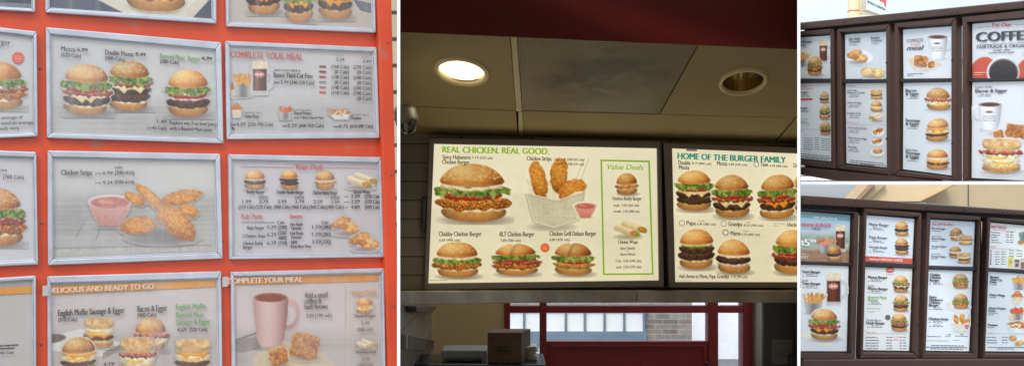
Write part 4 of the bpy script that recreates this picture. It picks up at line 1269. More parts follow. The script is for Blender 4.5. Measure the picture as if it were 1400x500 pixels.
W2 = (250, 246, 232)
def paint_m1(p):
    planks(278, tone=(238, 233, 217))(p)
    p.flat(p.poly([(588, 284), (712, 262), (770, 300), (700, 322), (588, 322)]), (240, 235, 222), .05, 10, 2.0)
r, s = lightbox('large lit menu box with chicken burgers and a wire basket of chicken strips', [(587, 189), (902.5, 193.5), (906.5, 391.3), (580, 395.5)],
                [(593.5, 197), (897.3, 203), (900, 382.6), (585.6, 386.6)], W2, paint_m1)
LIME = (150, 190, 52); K2 = (72, 58, 50)
s.cap([('REAL CHICKEN. REAL GOOD.', 605, 208.6, 145, 8.2)], LIME, 'heading_lettering', bold=4)
s.cap([('Spicy Habanero', 605, 217.3, 38, 5.6), ('Chicken Burger', 604.5, 224, 37, 5.6)], K2, bold=2)
s.cap([('7.19', 645, 217, 9, 3), ('(520 cals)', 656, 217.3, 17, 3.2)], K2, bold=2)
s.cap([('Chicken Strips', 720, 219.4, 33.5, 5.8)], K2, bold=2)
s.cap([('3 for 6.89 (300-410 cals)', 757.5, 219.4, 40.5, 3.2), ('5 for 9.14 (500-610 cals)', 757.5, 225.6, 40.5, 3.2)], K2, bold=2)
s.pict('burger_picture', (590, 222, 702, 306), lambda p: p.burger(592, 224, 700, 303, ['bun_b', 'mayo', 'crisp', 'tomato', 'lettuce', 'mayo', 'bun_t']))
s.pict('chicken_basket_picture', (716, 213, 810, 316), lambda p: p.basket(719, 214, 804, 315))
s.pict('dip_picture', (784, 274, 816, 298), lambda p: p.dip(785, 276, 815, 297, (212, 108, 100)))
s.cap([('Chubby Chicken Burger', 600, 322.5, 58, 6.2), ('BLT Chicken Burger', 683, 322.8, 47, 6.2), ('Chicken Grill Deluxe Burger', 751, 322, 63.5, 6.2)], K2, bold=2)
s.cap([('6.69 (490 cals)', 600.5, 329.6, 28.5, 3.4), ('7.89 (700 cals)', 684, 330, 27.5, 3.4), ('6.89 (470 cals)', 751, 329, 27.5, 3.4)], K2, bold=2)
s.pict('burger_picture', (590, 330, 660, 381), lambda p: p.burger(591, 331, 659, 379, ['bun_b', 'mayo', 'crisp', 'lettuce', 'mayo', 'bun_t']))
s.pict('burger_picture', (670, 331, 740, 378), lambda p: p.burger(671, 333, 739, 376, ['bun_b', 'mayo', 'crisp', 'bacon', 'tomato', 'lettuce', 'bun_s']))
s.pict('burger_picture', (752, 331, 815, 378), lambda p: p.burger(753, 332, 814, 376, ['bun_b', 'pickle', 'grill', 'tomato', 'lettuce', 'bun_s']))
s.disc('round_badge', 745, 338.4, 6.3, (236, 112, 54))
s.cap([('Try it', 742, 337.4, 6, 1.6), ('New', 741.6, 340.4, 6.8, 2)], (250, 220, 190), bold=1)
bx = [(820.5, 218), (888.3, 219.6), (893.2, 375.2), (824, 375.6)]
def border(o, w):
    i_ = [(o[0][0] + w, o[0][1] + w), (o[1][0] - w, o[1][1] + w), (o[2][0] - w, o[2][1] - w), (o[3][0] + w, o[3][1] - w)]
    return [[o[k], o[(k + 1) % 4], i_[(k + 1) % 4], i_[k]] for k in range(4)]
s.shapes('green_border', border(bx, 2.4), (146, 188, 58))
s.cap([('Value Deals', 830, 231.6, 49, 7)], LIME, 'heading_lettering', bold=2, shear=.28)
s.pict('burger_picture', (838, 236, 875, 268), lambda p: p.burger(839.5, 237, 873.5, 266, ['bun_b', 'mayo', 'grill', 'bun_p']))
s.cap([('Chicken Buddy Burger', 836.5, 273.4, 40, 4.8), ('single  2.50 (360 cals)', 838, 282, 35, 3.2), ('double  3.50 (480 cals)', 838.5, 290.2, 35, 3.2)], K2, bold=2)
s.pict('wrap_picture', (834, 301, 883, 327), lambda p: p.wrap(835, 302, 882, 326))
s.cap([('Chicken Wraps', 844.5, 332.8, 27, 5), ('Spicy Chipotle', 847.5, 340.5, 20, 3.4), ('or', 856, 343.4, 2.6, 1.6), ('Bacon Ranch', 848, 348.6, 19.5, 3.4), ('2 for  4.50 (540 cals)', 841, 358, 35, 3.4), ('each  2.50 (270 cals)', 841.5, 366.2, 34.5, 3.4)], K2, bold=2)
s.lines([(588, 612, 383.2)], (120, 110, 100), h=.7)

def paint_m2(p):
    planks(290, tone=(236, 231, 214))(p)
r, s = lightbox('lit menu box cut off at the right, headed in teal, with six beef burgers', [(905.8, 195.5), (1093, 202), (1093, 392.6), (914.2, 392)],
                [(917.6, 203), (1092.3, 210.2), (1092.3, 385), (922, 384.8)], W2, paint_m2)
TEAL = (52, 150, 142)
s.cap([('HOME OF THE BURGER FAMILY', 926, 217.3, 147, 8.2)], TEAL, 'heading_lettering', bold=4)
s.shapes('grey_sticker', [[(938, 203.2), (952.5, 203.8), (952.5, 206.8), (938, 206.4)]], (130, 120, 108))
s.cap([('Double', 927, 225, 16, 5.6), ('Mozza', 927.5, 231.4, 14, 5.6), ('Mozza', 979.5, 226, 14, 5.6), ('Teen', 1039, 227.4, 10, 5.6), ('Double', 1084, 229, 16, 5.6)], K2, bold=2)
s.cap([('8.19 (800 cals)', 945.5, 224.6, 26, 3), ('6.89 (620 cals)', 995.5, 226, 25, 3), ('6.49 (480 cals)', 1051.5, 228, 24, 3)], K2, bold=2)
KL = 1091.0
for bx, ly in (((921, 233, 976.5, 288), ['bun_b', 'patty', 'patty2', 'mozza', 'tomato', 'lettuce', 'bun_t']), ((1079, 237, 1134, 292), ['bun_b', 'patty', 'tomato', 'lettuce', 'bun_t']), ((971.5, 239, 1028.5, 297.5), ['bun_b', 'patty', 'mozza', 'bacon', 'tomato', 'lettuce', 'bun_t']), ((1034.5, 239, 1090.5, 299), ['bun_b', 'mayo', 'patty', 'cheese', 'bacon', 'tomato', 'lettuce', 'bun_t'])):
    s.pict('burger_picture', (bx[0] - 1, bx[1] - 1, bx[2] + 1, bx[3] + 2), lambda p, b=bx, l=ly: p.burger(*b, l), clip=KL)
s.cap([('Papa', 938, 307.2, 12.3, 5.8), ('Grandpa', 995, 308.6, 18.5, 5.8), ('Mama', 998, 321.2, 13.5, 5.6), ('Uncle', 1075, 309.4, 13, 5.6)], K2, bold=2)
s.cap([('6.49 (580 cals)', 952, 307.4, 26, 3), ('8.29 (760 cals)', 1016, 309, 26.5, 3), ('5.29 (400 cals)', 1013, 321.6, 25, 3)], K2, bold=2)
s.cap([('double', 954, 302.6, 8, 1.8), ('triple', 1019, 304, 6, 1.8), ('single', 1015, 316.4, 7, 1.8), ('1/3 lb Double', 1057, 306.2, 15, 1.8), ('Bacon', 1057, 309.2, 7, 1.8)], K2)
for (cx, cy, r_, c) in ((932, 304.8, 4.2, (150, 140, 126)), (989, 305.4, 4.2, (170, 160, 146)), (991.5, 317.6, 4.2, (120, 70, 60)), (1033.6, 224.8, 3.8, (150, 140, 126))):
    n = 20
    s.shapes('round_icon', [[(cx + (r_ if i % 2 == 0 else r_) * math.cos(6.283 * k / n), cy + r_ * math.sin(6.283 * k / n)) for (k, i) in ((j, 0), (j + 1, 0))] + [(cx + (r_ - 1) * math.cos(6.283 * (j + 1) / n), cy + (r_ - 1) * math.sin(6.283 * (j + 1) / n)), (cx + (r_ - 1) * math.cos(6.283 * j / n), cy + (r_ - 1) * math.sin(6.283 * j / n))] for j in range(n)], c)
for bx, ly in (((924, 313, 980, 367), ['bun_b', 'mayo', 'patty', 'patty2', 'pickle', 'bun_t']), ((1054, 314, 1110, 374), ['bun_b', 'patty', 'bacon', 'tomato', 'lettuce', 'bun_t']), ((976, 327, 1029.5, 373.5), ['bun_b', 'onion', 'patty', 'mayo', 'bun_t'])):
    s.pict('burger_picture', (bx[0] - 1, bx[1] - 1, bx[2] + 1, bx[3] + 2), lambda p, b=bx, l=ly: p.burger(*b, l), clip=KL)
s.cap([('Add cheese to Mama, Papa, Grandpa', 927.5, 379.4, 68, 5), ('1.10 (90 cals)', 999, 379.4, 22, 3.2)], K2, bold=2)
s.lines([(925, 945, 383.4)], (120, 110, 100), h=.6)

# bracket on the left of the first box
a = MB().hexa([P2(577, 268, .0), P2(585, 272, .0), P2(583, 314, .0), P2(576, 318, .0)], [P2(577, 268, -.12), P2(585, 272, -.12), P2(583, 314, -.12), P2(576, 318, -.12)])
o = bevel(a.build('hinge_bracket', DARKPLASTIC, r if False else None), .008)
tag(o, 'small dark bracket fixed to the left side of the large lit menu box', 'bracket')

# dome security camera
c = pt(555.5, 160, 4.75)
root = empty('security_camera', c, 'small grey dome security camera on the wall left of the menu box', 'security camera')
ax = Vector((.25, -.25, -1)).normalized()
MB().lathe(c - ax * .02, [(.0, -.025), (.05, -.025), (.055, .0), (.055, .045), (.05, .055), (.038, .06)], ax, n=28).build('housing', surf('camera_housing', lin((52, 47, 39)), .5), root, True)
MB().lathe(c - ax * .02, [(.038, .056), (.037, .072), (.03, .09), (.016, .099), (.0005, .102)], ax, n=24).build('dome', surf('smoked_dome', (.01, .01, .012), .08), root, True)
MB().box(c[0] - .12, c[0] - .02, c[1] - .02, c[1] + .04, c[2] - .01, c[2] + .03).build('arm', surf('camera_arm', lin((140, 130, 110)), .5), root)

# --- kitchen beyond the opening
DK = 9.0


def bar(mb, x0, x1, y0, y1, D=DK, d=.12):
    a, b = pt(x0, y0, D), pt(x1, y1, D)
    return mb.box(a[0], b[0], D, D + d, b[2], a[2])


def down_to_floor(mb, x0, x1, y0, D, d, z0=0):
    a, b = pt(x0, y0, D), pt(x1, y0, D)
    return mb.box(a[0], b[0], D, D + d, z0, a[2])


mb = down_to_floor(MB(), 586, 690.5, 150, DK + .02, .12)
tag(mb.build('cream_kitchen_wall', PLASTER), 'plain cream kitchen wall seen under the steel ledge, left of the maroon window', 'wall')
a0, a1 = pt(546, 300, 6.35), pt(590, 300, 8.98)
o = MB().hexa([(a0[0], a0[1], 2.6), (a1[0], a1[1], 2.6), (a1[0], a1[1], 0), (a0[0], a0[1], 0)], [(a0[0] - .05, a0[1], 2.6), (a1[0] - .05, a1[1], 2.6), (a1[0] - .05, a1[1], 0), (a0[0] - .05, a0[1], 0)]).build('kitchen_side_wall', SIDETILE)
tag(o, 'grey tiled side wall of the kitchen at the lower left of the room', 'wall')

root = empty('maroon_window', pt(860, 640, DK) * 1.0, 'wide maroon framed window and door with bright panes under the steel ledge', 'window')
root.location.z = 0
mb = MB()
bar(mb, 689.5, 697.5, 380, 640)                       # left jamb
bar(mb, 738, 747.3, 380, 640)                         # first mullion
bar(mb, 968.5, 982, 380, 640, DK, .16)                # second mullion
bar(mb, 1016, 1031, 380, 640, DK, .2)                 # right jamb
for x0, x1 in ((697.5, 738), (747.3, 968.5), (982, 1016)):
    bar(mb, x0, x1, 417.8, 427.2, DK + .004, .11)
    bar(mb, x0, x1, 372, 412.6, DK + .004, .11)
bevel(mb.build('frame', RED_FRAME, root), .006)
mb = MB(); bar(mb, 747.3, 968.5, 466, 640, DK + .012, .07)
pn = mb.build('door_panel', RED_FRAME, root)
mb = MB()
for q in ((752, 471, 965, 474), (752, 474, 755, 520), (962, 474, 965, 520)):
    bar(mb, q[0], q[2], q[1], q[3], DK - .004, .014)
mb2 = mb.build('moulding', RED_FRAME, pn); bevel(mb2, .003)
mb = MB(); kc = pt(966, 496, DK - .03)
mb.lathe(kc, [(.0005, -.03), (.016, -.028), (.02, -.012), (.012, 0), (.01, .03)], Vector((0, 1, 0)), n=16)
mb.build('knob', DARKPLASTIC, pn, True)
for (x0, x1, y0, y1) in ((697.5, 738, 427.2, 560), (747.3, 968.5, 427.2, 466), (982, 1016, 427.2, 600), (697.5, 738, 412.6, 417.8), (747.3, 968.5, 412.6, 417.8), (982, 1016, 412.6, 417.8)):
    mb = MB(); bar(mb, x0, x1, y0, y1, DK + .06, .006); mb.build('pane', GLASS, root)
mb = MB()
down_to_floor(mb, 1031.5, 1043, 380, DK - .1, .16)
tag(bevel(mb.build('steel_column', STEEL), .02), 'pale steel column between the maroon window and the dark door at the right', 'column')
root = empty('dark_door', pt(1068, 900, 7.6), 'dark plain door leaf with a paper notice at the lower right of the room', 'door')
root.location.z = 0
mb = down_to_floor(MB(), 1044, 1092, 360, 7.6, .06); mb.build('leaf', surf('dark_door_paint', lin((70, 60, 50)), .5), root)
mb = MB(); kc = pt(1085, 491, 7.56); mb.box(kc[0] - .03, kc[0] + .03, 7.53, 7.6, kc[2] - .06, kc[2] + .04); bevel(mb.build('handle', DARKPLASTIC, root), .01)
PD = Plane(7.595, 0, 1068)
root = empty('paper_notice', PD(1068, 497, 0), 'pale paper notice with small grey lines taped to the dark door', 'notice')
nm = print_mat('notice_print', .5)
sh = Sheet(PD, [(1055, 463.5), (1083, 463.5), (1083, 497), (1055, 497)], nm, root, .004, (150, 140, 122), name='page')
sh.lines([(1061, 1077, 470)], (90, 84, 76), h=1.6); sh.lines([(1058, 1080, 476), (1058, 1078, 480), (1058, 1079, 484), (1058, 1074, 488)], (100, 94, 84), h=.8)

# counter and the things standing on it
zt = pt(600, 497.5, 7.3)[2]
x0, x1 = pt(563, 300, 7.3)[0], pt(746, 300, 7.3)[0]
root = empty('steel_counter', ((x0 + x1) / 2, 7.55, 0), 'dark topped steel counter along the bottom edge holding a tub and a carton', 'counter')
bevel(MB().box(x0, x1, 7.3, 7.9, zt - .035, zt).build('top', surf('counter_top', (.04, .04, .045), .25), root), .006)
MB().box(x0 + .02, x1 - .02, 7.33, 7.88, .1, zt - .036).build('cabinet', STEEL, root)
for xx in (x0 + .03, x1 - .09):
    for yy in (7.36, 7.8): MB().box(xx, xx + .05, yy, yy + .05, .012, .1).build('leg', STEEL, root)
# lidded tub
D = 7.42; a, b = pt(603, 478, D), pt(665, 478, D); zl = a[2]; sx = pt(664, 300, D)[0]
root = empty('plastic_tub', ((a[0] + b[0]) / 2, D + .15, zt), 'grey plastic tub with a ribbed lid standing on the counter left of the carton', 'tub')
bevel(MB().box(a[0], b[0], D, D + .3, zl - .06, zl).build('lid', PLASTIC, root), .012)
mb = MB()
for i in range(9):
    xx = a[0] + .02 + i * (b[0] - a[0] - .04) / 8.0
    mb.box(xx - .006, xx + .006, D - .006, D, zl - .05, zl - .012)
mb.build('lid_ribs', PLASTIC, root)
bevel(MB().hexa([(a[0] + .02, D + .02, zl - .061), (b[0] - .02, D + .02, zl - .061), (b[0] - .05, D + .04, zt + .001), (a[0] + .05, D + .04, zt + .001)],
                [(a[0] + .02, D + .28, zl - .061), (b[0] - .02, D + .28, zl - .061), (b[0] - .05, D + .26, zt + .001), (a[0] + .05, D + .26, zt + .001)]).build('body', PLASTIC, root), .01)
# carton
D = 7.36; a, b = pt(666.5, 454, D), pt(713, 454, D)
root = empty('cardboard_carton', ((a[0] + b[0]) / 2, D + .15, zt), 'brown cardboard carton with dark printing standing on the counter before the window', 'carton')
cr = Vector((.05, .26, 0))
bevel(MB().hexa([(a[0], D, a[2]), (b[0], D, a[2]), (b[0], D, zt + .001), (a[0], D, zt + .001)], [(a[0] + .05, D + .26, a[2]), (b[0] + .07, D + .26, a[2]), (b[0] + .07, D + .26, zt + .001), (a[0] + .05, D + .26, zt + .001)]).build('box', CARD, root), .004)
mb = MB()
for (x, y, w, h_) in ((672, 461, 3, 3), (676, 472, 20, 3), (680, 476, 16, 5), (699, 463, .8, 18), (676, 482, 28, .8)):
    p0, p1 = pt(x, y, D - .002), pt(x + w, y + h_, D - .002)
    mb.box(p0[0], p1[0], D - .002, D - .0005, p1[2], p0[2])
mb.build('print_marks', CARD_INK, root)
# stack of paper
D = 7.5; rng = random.Random(9)
a, b = pt(716, 474, D), pt(734, 474, D); n = 26
mb = MB()
for i in range(n):
    z = zt + .001 + (a[2] - zt) * i / n; th = (a[2] - zt) / n * .75
    dx = rng.uniform(-.012, .012); w0 = a[0] + dx; w1 = b[0] + rng.uniform(-.02, .012)
    k = rng.uniform(-.006, .006)
    mb.hexa([(w0, D + rng.uniform(-.02, .02), z + th), (w1, D, z + th + k), (w1, D, z + k), (w0, D, z)], [(w0, D + .2, z + th), (w1, D + .2, z + th + k), (w1, D + .2, z + k), (w0, D + .2, z)])
tag(mb.build('paper_stack', PAPER), 'ragged stack of pale paper sheets on the counter right of the carton', 'paper stack')
# vent and bracket on the side wall
def side(x, y):
    """point on the kitchen side wall"""
    d = (a1 - a0); ex = (x - CX) / F
    t = (ex * a0[1] - a0[0]) / (d[0] - ex * d[1]); p = a0 + d * t
    return Vector((p[0], p[1], EYE + (YH - y) / F * p[1]))
nrm = Vector((a1[1] - a0[1], -(a1[0] - a0[0]), 0)).normalized()
root = empty('louvred_vent', side(570, 478), 'pale slotted metal vent on the kitchen side wall at the lower left', 'vent')
pl = [side(549, 456.5), side(589.5, 464.5), side(589, 478.5), side(549, 477)]
bevel(MB().hexa([p + nrm * .03 for p in pl], [p + nrm * .002 for p in pl]).build('casing', PLASTIC, root), .004)
mb = MB()
for i in range(9):
    t0 = .06 + i * .1; t1 = t0 + .045
    q = [pl[0] + (pl[3] - pl[0]) * t0, pl[1] + (pl[2] - pl[1]) * t0, pl[1] + (pl[2] - pl[1]) * t1, pl[0] + (pl[3] - pl[0]) * t1]
    q = [q[0] + (q[1] - q[0]) * .05, q[0] + (q[1] - q[0]) * .95, q[3] + (q[2] - q[3]) * .95, q[3] + (q[2] - q[3]) * .05]
    mb.hexa([p + nrm * .036 for p in q], [p + nrm * .0302 for p in q])
mb.build('louvre', DARKPLASTIC, root)
pl = [side(553, 418), side(587, 418.5), side(580, 427), side(556, 426)]
o = bevel(MB().hexa([p + nrm * .07 for p in pl], [p + nrm * .002 for p in pl]).build('wall_device', DARKPLASTIC), .006)  # plain dark box for an unidentified wall device
tag(o, 'small black device fixed high on the kitchen side wall under the ledge', 'device')

# --- the building across the road, behind the window
DB = 15.0
root = empty('stone_building', pt(820, 600, DB), 'old brick building with pale windows and blue-grey sills seen through the maroon window', 'building')
root.location.z = 0
mb = MB(); down_to_floor(mb, 640, 946, 395, DB, .3); mb.build('wall', STONE, root)
mb = MB(); bar(mb, 690, 884, 452.5, 470, DB - .1, .09); bar(mb, 690, 884, 418, 425.5, DB - .1, .09)
for x in (690, 715, 742, 772, 798, 825, 852, 879): bar(mb, x, x + 3.2, 425.5, 452.5, DB - .1, .08)
mb.build('window_frame', BLUEGREY, root)
xs = (693, 718, 745, 775, 801, 828, 855, 879)
for i in range(7):
    mb = MB(); bar(mb, xs[i] + .2, (715, 742, 772, 798, 825, 852, 879)[i], 425.6, 452.4, DB - .07, .05); mb.build('window_pane', GLARE_PANE, root)
mb = MB(); bar(mb, 690, 884, 470, 560, DB - .04, .035); mb.build('panel', surf('pale_blue_panel', lin((196, 204, 210)), .6, vary=.08), root)
mb = down_to_floor(MB(), 940, 1110, 392, DB + 1.2, .3)  # white wall added to fill the bright view beside the brickwork
tag(mb.build('white_backdrop_wall', surf('white_backdrop_render', (.85, .86, .88), .7, vary=.06)), 'white wall added for the bright blank area beyond the brick building in the window', 'building')

# ================================================================== SETS 3 and 4: the drive-through boards
KB = (58, 58, 62); RB = (206, 84, 66); GB = (112, 170, 84); GR = (128, 128, 132)


def lerp_q(q, x):
    """top and bottom rows of a quad at column x"""
    t = (x - q[0][0]) / (q[1][0] - q[0][0]); return q[0][1] + (q[1][1] - q[0][1]) * t


def cabinet(P, mat, outer, sheets, label, group, locks=()):
    """one column: frame, dark gaskets, two sheets. sheets: [(quad, bg, paint)]"""
    base = P((outer[3][0] + outer[2][0]) / 2, max(outer[2][1], outer[3][1]), -.05)
    root = empty('menu_cabinet', base, label, 'menu cabinet', group)
    (A, bga, pa), (B, bgb, pb) = sheets
    inner = [(A[0][0] - 2.2, A[0][1] - 2.4), (A[1][0] + 2, A[1][1] - 2.4), (B[2][0] + 2, B[2][1] + 2.2), (B[3][0] - 2.2, B[3][1] + 2.2)]
    if inner[2][1] > outer[2][1] - 1: inner[2] = (inner[2][0], outer[2][1] - .3)
    if inner[3][1] > outer[3][1] - 1: inner[3] = (inner[3][0], outer[3][1] - .3)
    bevel(MB().ring(P, outer, inner, -.05, .035).build('frame', BROWN, root), .012)
    MB().slab(P, [(inner[0][0] - 1, inner[0][1] - 1), (inner[1][0] + 1, inner[1][1] - 1), (inner[2][0] + 1, min(inner[2][1] + 1, outer[2][1])), (inner[3][0] - 1, min(inner[3][1] + 1, outer[3][1]))], -.048, -.02).build('gasket', BLACK, root)
    bar_q = [(A[3][0] - 1.8, A[3][1] + .6), (A[2][0] + 1.6, A[2][1] + .6), (B[1][0] + 1.6, B[1][1] - .6), (B[0][0] - 1.8, B[0][1] - .6)]
    bevel(MB().slab(P, bar_q, -.019, .012).build('crossbar', BLACK, root), .006)
    for (x, y) in locks:
        c = Vector(P(x, y, .034)); n = Vector(P.n)
        MB().lathe(c, [(.010, 0), (.011, .006), (.006, .01), (.0005, .01)], n, n=14).build('lock', DARKPLASTIC, root, True)
    out = []
    for i, (q, bg, paint) in enumerate(sheets):
        out.append(Sheet(P, q, mat, root, -.012, bg, paint, name='menu_sheet', seed=int(q[0][0]) + i))
    return root, out[0], out[1]


def rack(P, name, label, beams, posts, legs, cat='menu board rack', z0=0, backs=()):
    c = P((beams[0][3][0] + beams[0][2][0]) / 2, 300, -.1)
    root = empty(name, (c[0], c[1], z0), label, cat)
    for q, n in zip(beams, ('top_beam', 'bottom_beam', 'bottom_beam')):
        bevel(MB().slab(P, q, -.1, .05).build(n, BROWN, root), .014)
    for (x0, x1, y0a, y1a) in posts:
        bevel(MB().slab(P, [(x0, y0a), (x1, y0a), (x1, y1a), (x0, y1a)], -.1, -.055).build('post', BLACK, root), .008)
    for q in beams[:1]:
        for f_ in (.04, .2, .36, .52, .68, .84):
            x = q[0][0] + (q[1][0] - q[0][0]) * f_; y = (lerp_q(q, x) + q[3][1] + (q[2][1] - q[3][1]) * f_) / 2
            MB().lathe(Vector(P(x, y, .049)), [(.013, 0), (.013, .006), (.008, .01), (.0005, .011)], Vector(P.n), n=8).build('bolt', BROWN, root)
    for q in backs: MB().slab(P, q, -.075, -.055).build('gap_shade_strip', BLACK, root)  # black slabs added behind the beams to darken the gaps
    for x, y in legs:
        p = P(x, y, -.1); MB().box(p[0] - .05, p[0] + .05, p[1] - .04, p[1] + .06, z0, p[2]).build('leg', BROWN, root)
    return root


WB = (222, 228, 230)
# ---------------------------------------------------------------- upper board
rack(P3, 'menu_rack', 'dark brown steel rack of the upper drive-through board, its beam sloping up to the right',
     [[(1094.2, 31.8), (1418, .2), (1418, 11.5), (1094.2, 41.5)], [(1094.2, 227.6), (1150, 233.2), (1150, 247.7), (1094.2, 238.2)], [(1150, 233.2), (1290, 247.3), (1290, 247.7), (1150, 247.7)]],
     [(1140, 1149, 39, 238)], [(1412, 240)],
     backs=[[(1094.4, 40), (1416, 10), (1416, 27), (1094.4, 50)], [(1094.4, 222), (1280, 242), (1280, 247.6), (1094.4, 231)]])
GC3 = 'menu cabinets of the upper drive-through board'

def paper3(pts): return lambda p: p.paper(pts)
def m31(p):
    n = np.clip((p.Y - 80) / 30, 0, 1); p.over(n * .3, A3((206, 208, 208)))
r, a, b = cabinet(P3, PR3, [(1072, 45), (1142, 39.5), (1145, 231), (1072, 223)],
                  [([(1078, 52), (1136, 48.8), (1136.5, 107.6), (1078, 107.3)], WB, m31), ([(1078, 114.2), (1136.5, 113.6), (1137.3, 220.6), (1078, 215)], WB, None)],
                  'leftmost upper column, cut off by the white wall, showing a burger with root beer', GC3, [(1139.6, 86)])
a.cap([('Teen Burger', 1086, 59.4, 23.5, 3)], KB, bold=3); a.cap([('Combo', 1088, 63.6, 14, 2.8)], KB, bold=3)
a.lines([(1096, 1103, 66)], GR, h=.7)
a.pict('root_beer_picture', (1118, 54, 1136, 88), lambda p: p.rootbeer(1119, 55, 1135, 87))
a.pict('fries_picture', (1088, 69, 1105, 92), lambda p: p.fries(1088, 70, 1104, 91))
a.pict('wrapper_picture', (1094, 90, 1128, 107), lambda p: p.paper([(1094, 96), (1102, 92), (1124, 94), (1127, 101), (1112, 105.5), (1098, 103)], (238, 230, 212)))
a.pict('burger_picture', (1101, 76, 1125, 104), lambda p: p.burger(1102, 77, 1124, 103, ['bun_b', 'patty', 'cheese', 'bacon', 'tomato', 'lettuce', 'bun_t']))
b.cap([('Burgers', 1088, 119, 15, 2.2)], (226, 140, 80)); b.lines([(1084, 1110, 121.6)], (222, 130, 90), h=.7)
for y in (127.4, 148.6):
    b.cap([('Teen Burger' if y < 140 else 'Mama Burger', 1082, y, 22, 2.8)], KB, bold=3)
    b.lines([(1092, 1104, y + 2.8), (1090, 1106, y + 4.6)], GR, h=.7, seed=int(y))
b.shapes('red_pill', [[(1084, 135), (1109, 134.2), (1110.4, 135.5), (1109, 137), (1084, 137.6)]], (206, 70, 56))
b.cap([('Beyond Meat', 1084, 163.4, 20, 2.2)], GB); b.lines([(1092, 1102, 166.5), (1090, 1106, 168.6)], GR, h=.7, seed=9)
for bx, ly in (((1119, 125.5, 1133.5, 141), ['bun_b', 'patty', 'mayo', 'bun_t']), ((1119, 143.5, 1134.5, 163.5), ['bun_b', 'bacon', 'mozza', 'patty', 'lettuce', 'bun_t']), ((1119.5, 166, 1135.5, 184.5), ['bun_b', 'patty', 'tomato', 'lettuce', 'bun_t'])):
    b.pict('burger_picture', (bx[0] - 1, bx[1] - 1, bx[2] + 1, bx[3] + 1), lambda p, k=bx, l=ly: p.burger(*k, l))
b.lines([(1084, 1130, 176), ], (180, 180, 184), h=.5); b.lines([(1084, 1098, 178.5)], GR, h=.8)
rows = []
for i in range(6):
    rows += [(1098, 1110, 189 + 3 * i), (1113, 1119, 189 + 3 * i), (1122, 1134, 190 + 3 * i)]
b.lines(rows, (110, 110, 114), h=.9); b.lines([(1086, 1133, 210), (1086, 1135, 212.6), (1090, 1132, 215)], (90, 90, 94), h=1.0)

def m32(p):
    n = np.clip((p.Y - 60) / 50, 0, 1); p.over(n * .5, A3((236, 238, 240)))
r, a, b = cabinet(P3, PR3, [(1147.4, 40.6), (1219.6, 33.2), (1220, 239.8), (1147.8, 230.6)],
                  [([(1154, 47.5), (1212.4, 43.5), (1213, 107.6), (1155, 108)], (206, 214, 220), m32), ([(1155, 114.2), (1213, 113.4), (1213.6, 229), (1156, 223)], (214, 218, 220), None)],
                  'upper column second from left, fruit turnovers on a white plate above a breakfast list', GC3, [(1216, 86), (1216, 190)])
a.cap([('Hot Apple', 1160, 55.4, 15.5, 3.4), ('Turnover', 1160, 59.2, 15.5, 3.4), ('Peach', 1190, 53.8, 11.5, 3.4), ('Turnover', 1190, 57.6, 16, 3.4)], KB, bold=2)
a.lines([(1160, 1170, 62.2), (1190, 1200, 60.4)], GR, h=.8)
a.pict('plate_picture', (1155, 66, 1194, 91), lambda p: p.plate(1174, 78.5, 18.5, 10.5))
a.pict('turnover_picture', (1156, 66, 1186, 89), lambda p: p.turnover(1157, 67, 1185, 87.5))
a.pict('turnover_picture', (1175, 89, 1212, 109), lambda p: (p.shadow(1193, 105, 18, 3.5), p.blob(1185, 98.5, 10, 6.2, -.25, (176, 130, 66), (244, 214, 150), .5, 2.2), p.blob(1200, 100, 9, 7, .2, (170, 124, 60), (246, 218, 156), .5, 2.2)))
b.cap([('Sandwiches', 1158, 118.6, 12, 1.8)], RB); b.shapes('grey_rule', [[(1158, 119.6), (1210, 118.9), (1210, 119.4), (1158, 120.1)]], (200, 190, 190))
b.cap([('English Muffin', 1158, 124.6, 13, 1.9), ('Sausage & Cheddar', 1158, 127.8, 24, 2.4)], KB, bold=2)
b.cap([('Cheese & Egger', 1158, 141.4, 20, 2.4)], KB, bold=2); b.cap([('Breakfast Wrap', 1158, 155.6, 18.5, 2.4)], KB, bold=2)
b.cap([('Platters', 1158, 168.2, 16, 1.9)], RB); b.shapes('grey_rule', [[(1158, 170), (1211, 170.6), (1211, 171.1), (1158, 170.5)]], (200, 196, 198))
b.cap([('All Canadian Special', 1159, 175.4, 25, 2.4)], KB, bold=2); b.cap([('Classic Bacon & Eggs', 1159, 189.2, 25.5, 2.4)], KB, bold=2); b.cap([('Pancakes', 1159, 201.4, 11.5, 2.4)], KB, bold=2)
b.lines([(x, x + w, y) for y0 in (130.6, 144.4, 158.6, 178.6, 192.4, 204.4) for (x, w, y) in ((1161, 6, y0), (1168, 6, y0), (1159, 14, y0 + 2.3))], (120, 120, 124), h=.8)
b.pict('sandwich_picture', (1187, 122, 1208, 137), lambda p: p.burger(1188, 123, 1206.5, 135.5, ['muf_b', 'mayo', 'sausage', 'cheese', 'muf_t']))
b.pict('sandwich_picture', (1187, 137, 1208, 154), lambda p: p.burger(1188, 138, 1206.5, 152.5, ['bun_b', 'egg', 'bun_p']))
b.pict('wrap_picture', (1187, 154, 1210, 168), lambda p: p.wrap(1188, 155, 1208.5, 166.5, True))
b.pict('breakfast_picture', (1189, 171, 1210, 188), lambda p: p.breakfast(1190, 172, 1208, 187))
b.pict('breakfast_picture', (1188, 186, 1208, 201), lambda p: p.breakfast(1189, 187, 1206.5, 200))
b.pict('breakfast_picture', (1189, 200, 1209, 215), lambda p: (p.plate(1198.5, 208, 9.5, 5.5), p.blob(1199, 206.5, 6, 3.6, 0, (150, 84, 36), (232, 172, 100), .4, 2)))
b.lines([(1161, 1208, 219.4), (1160, 1210, 222), (1175, 1195, 224.4)], (90, 90, 94), h=1.0)

